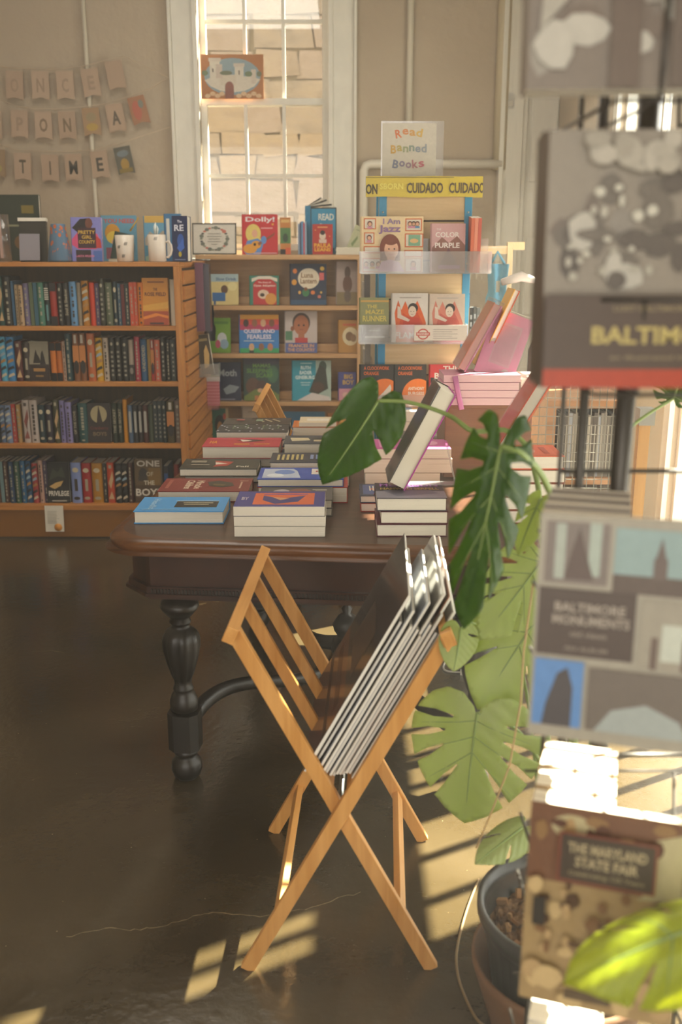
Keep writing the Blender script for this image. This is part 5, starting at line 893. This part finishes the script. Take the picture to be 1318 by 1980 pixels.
# vertical wooden post and white panel at the very right
b = MB(); x0 = XZ(1232, .9, 3.0); b.box(x0, x0+.035, 3.0, 3.03, 0, atY(1240, 822, 3.0).z, wood('post_z', '#a8793c', '#bf9150', 2)); b.box(x0-.004, x0+.045, 2.99, 3.04, atY(1240, 822, 3.0).z, atY(1240, 790, 3.0).z, P('#8a8880', .5)); tag(b.build('wooden_post', None), 'orange-brown wooden post with grey cap near the right wall', 'post')
# hanging dried leaves near the far right wall
b = MB(); c = wpt(1150, 200); g = P('#8a8068', .8)
for s in range(3):
    xx = c.x+.05*s-.04; 
    b.tube([(xx, BWY-.03, 3.0), (xx+.01, BWY-.03, c.z-.15+.05*s)], .002, g, 5)
    for k in range(7):
        zz = c.z+.22-k*.06+.02*s; d = 1 if k % 2 else -1
        b.add([(xx, BWY-.032, zz), (xx+d*.03, BWY-.04, zz+.02), (xx+d*.06, BWY-.032, zz-.005), (xx+d*.03, BWY-.034, zz-.03)], [(0, 1, 2, 3)], g)
tag(b.build('dried_garland', None), 'dried leafy garland hanging on the back wall right of the far window', 'garland')

# ================================================================ MONSTERA
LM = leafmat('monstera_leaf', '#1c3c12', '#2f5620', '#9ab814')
LY = leafmat('monstera_leaf_sun_glow', '#a4b474', '#bac78c', '#c8d850')  # sun glow and haze painted into the leaf colour
LN = leafmat('monstera_leaf_backlit', '#8c9c22', '#a6b032', '#dce032')  # yellow of the backlight painted into this leaf's colour
ST = P('#7f9450', .45)
def leaf(parent, A, B, nrm, wr, slits, mat, droop=.12, fold=.12, pet=None, pr=.006, seed=0, name='leaf', holes=True):
    """blade from petiole junction A to tip B; nrm = side facing up"""
    rnd = random.Random(seed); A = Vector(A); B = Vector(B); V = (B-A); L = V.length; V.normalize(); N = Vector(nrm); N = (N-V*N.dot(V)).normalized(); U = V.cross(N)
    half = []
    lobe = .17
    # smooth half outline (x>=0) from sinus up and round to the tip; v along the midrib
    base = [(0.012, 0), (.03, -.05), (.12, -.15), (.24, -.17), (.36, -.10), (.45, .02), (.50, .16), (.50, .32), (.46, .48), (.38, .64), (.27, .79), (.14, .91), (.04, .975)]
    def samp(t):
        f = t*(len(base)-1); i = min(int(f), len(base)-2); g = f-i; return (base[i][0]*(1-g)+base[i+1][0]*g, base[i][1]*(1-g)+base[i+1][1]*g)
    def side(sg):
        pts = []; ts = sorted([s+rnd.uniform(-.012, .012) for s in slits]); cur = 0; step = .02
        t = 0
        for s in ts:
            while t < s-.016: p = samp(t); pts.append(p); t += step
            p = samp(s); depth = rnd.uniform(.38, .55) ; q = (p[0]*depth, p[1]*(.6)+.02)
            p1 = samp(s-.014); p2 = samp(s+.014); m1 = ((p1[0]+q[0])/2, (p1[1]+q[1])/2+.0-.022); m2 = ((p2[0]+q[0])/2, (p2[1]+q[1])/2+.022)
            pts += [p1, m1, (q[0]-.004, q[1]-.012), (q[0]-.01, q[1]), (q[0]+.0, q[1]+.012), m2, p2]; t = s+.016+step
        while t < 1: pts.append(samp(t)); t += step
        return [(sg*x*wr*2*.5/.5, y) for x, y in pts]
    out = side(1)+[(0, 1.0)]+list(reversed(side(-1)))
    vs = [Vector((x, y)) for x, y in out]; n = len(vs); edges = [(i, (i+1) % n) for i in range(n)]
    for i in range(-12, 13):
        for j in range(-4, 20):
            vs.append(Vector((i*.041*wr*2+.002, j*.05+.003)))
    for j in range(1, 30): vs.append(Vector((0.0, j*.033)))
    co, ed, fa, *_ = delaunay_2d_cdt(vs, edges, [list(range(n))], 1, 1e-5)
    def z(x, y):
        ax = abs(x)/wr; rib = .012*math.cos(y*42-ax*16)*min(1, ax*4)*.5
        return -droop*(y*y)*1.0+fold*(ax*.6-ax*ax*1.2)-.10*max(0, ax-.3)+rib
    V3 = [A+U*(p.x*L)+V*(p.y*L)+N*(z(p.x, p.y)*L) for p in co]
    e = bpy.data.objects.new(name, None); e.location = (0, 0, 0)
    b = MB(); b.add(V3, [tuple(f) for f in fa], mat, None, True); o = b.build(name, parent)
    s = o.modifiers.new('thick', 'SOLIDIFY'); s.thickness = .0007
    b = MB(); b.tube([A+V*(k/10*L*.97)+N*(z(0, k/10)*L) for k in range(11)], [.0024*(1-k/12)+.0004 for k in range(11)], ST, 6)
    for sl in [0]+[(a+c)/2 for a, c in zip(slits, slits[1:])]:
        if not sl: continue
        p = samp(sl)
        for sg in (1, -1):
            q = (p[0]*.85*wr*2*sg, p[1]); st = (0, max(.03, p[1]*.6-.05))
            b.tube([A+U*((st[0]+(q[0]-st[0])*g)*L)+V*((st[1]+(q[1]-st[1])*g)*L)+N*(z(st[0]+(q[0]-st[0])*g, st[1]+(q[1]-st[1])*g)*L+.0004) for g in (0, .25, .5, .75, 1)], [.001, .0009, .0008, .0006, .0003], ST, 5)
    b.build('vein', o)
    if pet:
        C = Vector(pet[-1]); pts = [A]+[Vector(p) for p in pet]; q = []
        for i in range(len(pts)-1):
            p0 = pts[max(i-1, 0)]; p1 = pts[i]; p2 = pts[i+1]; p3 = pts[min(i+2, len(pts)-1)]
            for g in range(8): t = g/8; q.append(.5*((2*p1)+(p2-p0)*t+(2*p0-5*p1+4*p2-p3)*t*t+(3*p1-p0-3*p2+p3)*t**3))
        q.append(pts[-1]); b = MB(); b.tube(q, [pr*(.55+.45*k/len(q)) for k in range(len(q))], ST, 8); b.build('petiole', o)
    return o
PC = Vector((.435, 1.60, 0)); PR = .16; PH = .268
MON = empty('potted_monstera', PC, 'large potted monstera with split leaves standing behind the book rack', 'plant')
b = MB(); DG = P('#3a3a3a', .3, .5); b.lathe([(0, 0), (PR*.72, 0), (PR*.78, .01), (PR*.96, PH-.05), (PR*1.0, PH-.045), (PR*1.06, PH-.02), (PR*1.06, PH), (PR*.99, PH), (PR*.95, PH-.03), (PR*.9, PH-.09), (0, PH-.09)], DG, 40); b.build('pot', MON, label='dark grey glossy pot')
SOIL = noisemat('bark_soil', [(.3, '#4a3222'), (.5, '#7a583c'), (.7, '#a8825c')], nscale=40, rough=.95, bump=1, bscale=60, bdist=.02)
b = MB(); n = 26; vs = []; random.seed(6)
for i in range(n+1):
    for k in range(32):
        r = PR*.93*i/n; a = 2*math.pi*k/32; vs.append((r*math.cos(a), r*math.sin(a), PH-.07+random.uniform(-.008, .01)))
b.add(vs, [(i*32+k, i*32+(k+1) % 32, (i+1)*32+(k+1) % 32, (i+1)*32+k) for i in range(n) for k in range(32)], SOIL, None, True)
for k in range(110):
    r = PR*.88*math.sqrt(random.random()); a = random.uniform(0, 6.28); s = random.uniform(.005, .013); M = Matrix.Translation((r*math.cos(a), r*math.sin(a), PH-.062)) @ Euler((random.random()*3, random.random()*3, random.random()*3)).to_matrix().to_4x4()
    b.box(-s, s, -s*.6, s*.6, -s*.35, s*.35, P(random.choice(['#8a6444', '#a8805a', '#6a4a30', '#b8926a']), .9), M)
b.build('soil', MON, label='chunky brown bark soil')
b = MB(); b.lathe([(0, 0), (.125, 0), (.135, .01), (.176, .15), (.176, .165), (.168, .165), (.12, .02), (0, .012)], P('#735238', .7), 36); b.build('cachepot', MON, label='brown outer pot')
for o in list(MON.children): o.location.z += (.014 if 'cache' not in o.name else 0)
def W2(px, py, y): p = atY(px, py, y); return p-PC
def base(dx=0, dy=0): return Vector((dx, dy, PH-.05))
S6 = [.30, .44, .56, .68, .80]
# A: dark folded leaf hanging over the table books
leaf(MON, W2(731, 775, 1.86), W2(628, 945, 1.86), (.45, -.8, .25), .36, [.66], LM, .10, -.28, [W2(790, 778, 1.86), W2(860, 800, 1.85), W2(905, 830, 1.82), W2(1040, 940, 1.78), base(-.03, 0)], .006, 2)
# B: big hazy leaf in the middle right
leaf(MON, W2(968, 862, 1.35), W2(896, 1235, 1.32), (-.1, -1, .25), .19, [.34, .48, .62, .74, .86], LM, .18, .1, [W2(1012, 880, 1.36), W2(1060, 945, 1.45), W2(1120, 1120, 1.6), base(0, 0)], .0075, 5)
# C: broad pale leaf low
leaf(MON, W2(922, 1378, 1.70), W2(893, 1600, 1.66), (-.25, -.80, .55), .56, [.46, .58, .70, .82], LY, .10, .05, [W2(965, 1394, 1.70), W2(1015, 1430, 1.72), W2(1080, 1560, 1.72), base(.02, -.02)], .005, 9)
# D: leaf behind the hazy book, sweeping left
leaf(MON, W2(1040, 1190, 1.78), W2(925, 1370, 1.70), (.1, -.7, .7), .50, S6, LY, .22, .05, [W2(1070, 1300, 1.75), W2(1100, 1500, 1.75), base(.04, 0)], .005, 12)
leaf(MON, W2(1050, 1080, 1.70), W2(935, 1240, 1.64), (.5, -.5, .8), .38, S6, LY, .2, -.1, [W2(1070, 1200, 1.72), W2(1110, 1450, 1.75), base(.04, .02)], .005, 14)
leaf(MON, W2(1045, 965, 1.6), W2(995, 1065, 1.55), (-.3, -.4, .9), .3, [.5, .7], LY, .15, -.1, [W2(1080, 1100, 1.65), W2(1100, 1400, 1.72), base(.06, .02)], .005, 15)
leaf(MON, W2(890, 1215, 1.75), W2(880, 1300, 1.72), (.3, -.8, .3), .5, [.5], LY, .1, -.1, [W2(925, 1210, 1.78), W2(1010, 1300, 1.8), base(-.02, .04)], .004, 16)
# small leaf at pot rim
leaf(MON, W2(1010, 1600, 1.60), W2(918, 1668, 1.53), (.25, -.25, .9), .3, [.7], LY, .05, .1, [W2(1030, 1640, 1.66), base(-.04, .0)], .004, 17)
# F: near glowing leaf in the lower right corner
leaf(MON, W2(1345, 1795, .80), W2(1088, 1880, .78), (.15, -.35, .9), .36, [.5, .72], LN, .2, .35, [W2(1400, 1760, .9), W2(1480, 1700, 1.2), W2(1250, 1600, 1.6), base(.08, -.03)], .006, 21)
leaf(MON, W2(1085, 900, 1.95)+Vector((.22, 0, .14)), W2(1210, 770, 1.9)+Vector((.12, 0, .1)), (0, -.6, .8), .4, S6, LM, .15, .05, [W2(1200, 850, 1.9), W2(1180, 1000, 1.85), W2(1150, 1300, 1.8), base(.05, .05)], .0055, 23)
b = MB(); b.tube([base(0, 0), base(.01, .0)+Vector((0, 0, .05)), base(-.01, .01)+Vector((0, 0, .12))], [.016, .014, .006], ST, 10); b.build('stem', MON)
# thin dry aerial root
b = MB(); b.tube([W2(1030, 1130, 1.5), W2(1012, 1260, 1.5), W2(1006, 1360, 1.5), W2(985, 1480, 1.5), W2(950, 1570, 1.5), W2(920, 1640, 1.5)], .0016, P('#b89a6a', .6), 6); b.build('aerial_root', MON)
# ================================================================ FLOOR CORDS
def onfloor(pts, r): return [atZ(px, py, r) for px, py in pts]
def smooth(pts, n=6):
    q = []
    for i in range(len(pts)-1):
        p0 = pts[max(i-1, 0)]; p1 = pts[i]; p2 = pts[i+1]; p3 = pts[min(i+2, len(pts)-1)]
        for g in range(n): t = g/n; q.append(.5*((2*p1)+(p2-p0)*t+(2*p0-5*p1+4*p2-p3)*t*t+(3*p1-p0-3*p2+p3)*t**3))
    return q+[pts[-1]]
b = MB(); b.tube(smooth(onfloor([(925, 1700), (902, 1760), (884, 1830), (884, 1880), (900, 1930), (925, 1975), (960, 1995)], .004)), .003, P('#7c6644', .6), 8); tag(b.build('floor_cord', None), 'tan cord curling on the floor beside the monstera pot', 'cord')
b = MB(); wc = P('#d8d4cc', .4); b.tube(smooth(onfloor([(945, 1245), (925, 1258), (905, 1262), (895, 1240), (880, 1255), (858, 1285), (862, 1297), (890, 1300)], .005)), .0035, wc, 8); b.tube(smooth(onfloor([(910, 1302), (935, 1308), (980, 1300)], .005)), .0035, wc, 8)
p = atZ(890, 1299, .01); q = atZ(912, 1302, .01); b.bar(p, q, .02, .016, wc, ZA); tag(b.build('white_cable', None), 'white cable with inline switch lying on the floor under the table', 'cable')

# ================================================================ WIRE BOOK RACK IN THE FOREGROUND
WM = P('#4f4b46', .4, .5, .6)
e = empty('wire_book_rack', (.345, 1.16, 0), 'tall grey wire book rack in the foreground holding face-out history books', 'rack')
b = MB(); b.tube([(0, 0, .02), (0, 0, 1.95)], .012, WM, 12); b.build('pole', e); b = MB(); b.tube([(-.05, -.0, .02), (-.05, -.0, 1.95)], .006, WM, 10); b.build('pole', e)
b = MB(); b.lathe([(0, 0), (.2, 0), (.2, .012), (.03, .03), (0, .03)], WM, 32); b.build('base', e)
def pocket(z, x0=-.10, x1=.14, y0=-.235, y1=-.05, hh=.09, lift=.10):
    b = MB(); r = .0022
    for zz, ya in ((z, y0), (z+hh, y0-.004)): b.tube([(x0, 0, zz+lift*.0), (x0, ya, zz), (x1, ya, zz), (x1, 0, zz)], r, WM, 6)
    for k in range(3):
        xx = x0+(x1-x0)*(k+.5)/3; b.tube([(xx, y0-.004, z+hh), (xx, y0, z), (xx, y1, z), (xx, -.01, z+.16)], r, WM, 6)
    b.tube([(x0, -.01, z+.16), (x1, -.01, z+.16)], r, WM, 6); b.build('wire_pocket', e)
for z in (1.632, 1.368, 1.006, .672, .35): pocket(z)
b = MB()
for xx in (-.075, .14): b.tube([(xx, 0, .3), (xx, 0, 1.9)], .003, WM, 8)
for zz in (.5, .85, 1.24, 1.6, 1.88): b.tube([(-.075, 0, zz), (.14, 0, zz)], .003, WM, 8)
b.build('wire_frame', e)
GP = {}
def rack_book(px, py, pxr, y, z, h, w, t, yaw, lean, cover, art, label, n, tcopy, glab, wc=None):
    x = XZ(px, z+h/2, y); M = Matrix.Translation((x, y, z)) @ Matrix.Rotation(R(yaw), 4, 'Z') @ Matrix.Rotation(R(-lean), 4, 'X')
    a, b = book_geo(w, h, t, cover, False, art=art, split=True); e = empty('history_book', M.translation, label, 'book', glab, M.to_euler()); a.build('cover', e); b.build('pages', e, label='white page edges')
    a2, b2 = book_geo(wc or w, h, tcopy, cover, False, split=True); mc = mp = None
    for k in range(n):
        M2 = M @ Matrix.Translation((.003*((k*3) % 3), t+.001+(tcopy+.0012)*k, .002*((k*2) % 3)))
        e = empty('history_book', M2.translation, label.split(',')[0].replace('front ', '')+f', {ORD[k+1]} copy from the front', 'book', glab, M2.to_euler())
        if mc is None: c = a2.build('cover', e); p_ = b2.build('pages', e, label='white page edges'); mc, mp = c, p_
        else:
            for q in (mc, mp): o = q.copy(); o.parent = e; COL.objects.link(o)
def blob(seed, n, cols, v0=0, v1=1, s0=.03, s1=.12):
    r = random.Random(seed); A = []
    for k in range(n):
        u, v = r.uniform(.06, .94), r.uniform(v0+.03, v1-.04); a_, c_ = r.uniform(s0, s1), r.uniform(s0, s1)*.7
        a_ = min(a_, u-.005, .995-u); c_ = min(c_, v-v0-.005, v1-v-.005); m = 9; ph = r.uniform(0, 6)
        A.append(('p', [(u+a_*(1-.25*r.random())*math.cos(ph+t*2*math.pi/m), v+c_*(1-.25*r.random())*math.sin(ph+t*2*math.pi/m)) for t in range(m)], r.choice(cols)))
    return A
GB = ['#5f5850', '#6f685e', '#8a847a', '#a09a8e', '#b4b0a4', '#746a60']
# top: sepia photo book
rack_book(1030, 180, 1318, .93, 1.642, .235, .19, .014, -2, 5, '#8a7e72', [('r', 0, 0, 1, 1, '#7f756a')]+blob(31, 26, ['#6a6056', '#9a9488', '#b8b4a8', '#75695e'], 0, 1, .06, .18)+[('p', [(.05, .2), (.22, .35), (.3, .9), (.12, .95)], '#a8a396'), ('r', .38, .0, .52, .8, '#6a5d52'), ('r', .66, 0, .8, 1, '#695e54')], 'front grey photo history book in the topmost rack pocket', 2, .012, 'history books in the top pocket')
# Baltimore: cover tones paled to carry the haze veil
rack_book(1056, 755, 1380, .93, 1.375, .236, .178, .016, -1, 4, '#6a5d52',
   [('r', 0, .36, 1, 1, '#8f877a')]+blob(32, 26, GB, .38, .85, .04, .12)+blob(35, 22, ['#c2bfb0', '#b4b0a2', '#a8a496'], .4, .82, .015, .04)+blob(33, 20, ['#a8a294', '#b0aa9c', '#9c9688'], .82, 1, .04, .1)+[('r', 0, .07, 1, .37, '#54473d'), ('r', 0, 0, 1, .075, '#a8452f'), ('t', 'LOST BALTIMORE STREETS', .66, .315, .6, .022, '#8a7c5c'), ('t', 'BALTIMORE', .62, .21, .74, .07, '#b8a868'), ('t', 'an illustrated history', .62, .12, .54, .02, '#8a7c60')], 'front brown history book with crowd photo and red foot strip', 3, .014, 'baltimore history books in the second pocket')
# monuments
rack_book(1030, 1400, 1318, .915, 1.012, .236, .165, .014, -16, 6, '#7a7068',
   [('r', 0, 0, 1, 1, '#a29c8c'), ('r', .04, .7, .42, .97, '#7c726a'), ('r', .1, .72, .16, .96, '#a8b0a4'), ('r', .3, .74, .37, .97, '#a8b4a8'), ('p', [(.16, .72), (.2, .85), (.24, .95), (.28, .85), (.34, .72)], '#5f5048'),
    ('r', .45, .68, .99, .96, '#8fa6a4'), ('r', .45, .68, .99, .76, '#5f5248'), ('r', .68, .75, .76, .84, '#6a5c54'), ('p', [(.69, .84), (.72, .93), (.75, .84)], '#6a5c54'), ('r', .02, .38, .6, .68, '#51443b'), ('r', .63, .36, .99, .66, '#9c9686'), ('r', .76, .4, .95, .56, '#c0c6b8'), ('r', .7, .36, .74, .5, '#6a5a50'), ('r', .88, .36, .97, .5, '#6f6258'),
    ('r', .02, .06, .32, .36, '#5f8ac0'), ('p', [(.08, .06), (.1, .16), (.16, .3), (.22, .33), (.26, .24), (.26, .06)], '#4f4a4a'), ('r', .35, .06, .98, .34, '#6f665c'), ('p', [(.4, .06), (.5, .16), (.7, .2), (.9, .14), (.96, .06)], '#a0a8a4'),
    ('t', 'BALTIMORE', .33, .60, .42, .042, '#a89e90'), ('t', 'MONUMENTS', .34, .545, .46, .042, '#a89e90'), ('t', 'old views', .33, .485, .22, .025, '#94897c'), ('t', 'AN ALBUM', .32, .42, .26, .018, '#94897c')], 'front history book titled baltimore monuments with small photo grid', 8, .019, 'baltimore monuments books in the third pocket', .088)
# state fair
rack_book(1012, 1840, 1318, .915, .682, .236, .165, .014, -17, 7, '#8a6f4a',
   [('r', 0, 0, 1, 1, '#a0875c'), ('r', 0, .62, 1, 1, '#6f4c34'), ('e', .28, .9, .14, .06, '#b0a47c'), ('p', [(.72, .6), (.8, .9), (.99, .95), (.99, .62)], '#b0a680')]+blob(41, 10, ['#8a6a42', '#5a3a28', '#a88a5c'], .8, 1, .03, .09)+blob(42, 46, ['#5a4028', '#7a5a38', '#c0a676', '#b09468', '#4f3822'], .26, .7, .02, .07)+blob(43, 12, ['#b09468', '#a8895a', '#c2a878'], .02, .25, .06, .14)+
   [('r', .2, .66, .82, .9, '#7a3f2c'), ('r', .215, .67, .805, .89, '#3f3428'), ('t', 'THE MARYLAND', .51, .83, .5, .05, '#a89a78'), ('t', 'STATE FAIR', .51, .765, .4, .05, '#a89a78'), ('t', 'Celebrating 125 Years', .51, .705, .48, .025, '#8a7c5c'), ('r', .06, .42, .14, .56, '#2f2a22'), ('r', .3, .08, .6, .13, '#5a4a34')], 'front sepia history book titled the maryland state fair', 8, .019, 'state fair books in the fourth pocket', .088)
rack_book(1000, 1980, 1318, .92, .355, .236, .165, .014, -17, 7, '#c9c4b8', [('r', .1, .1, .9, .9, '#8a8478')], 'front white covered book in the lowest rack pocket', 6, .019, 'white covered books in the lowest pocket', .088)
# ================================================================ HAZE (added air volume, lit by the windows, imitating the glass veil)
if HAZE:
    m = bpy.data.materials.new('veil_haze'); m.use_nodes = True; n = m.node_tree.nodes; n.clear(); o = n.new('ShaderNodeOutputMaterial'); v = n.new('ShaderNodeVolumeScatter')
    v.inputs['Color'].default_value = (1, .93, .82, 1); v.inputs['Density'].default_value = HAZE; v.inputs['Anisotropy'].default_value = .3; m.node_tree.links.new(v.outputs[0], o.inputs['Volume'])
    b = MB(); b.box(-2.86, RWX+.13, -1.63, BWY+.21, -.04, CEIL+.11, m); o = b.build('haze'); o['kind'] = 'stuff'; o['label'] = 'faint haze added to the shop air to imitate a glass veil'; o.display_type = 'WIRE'
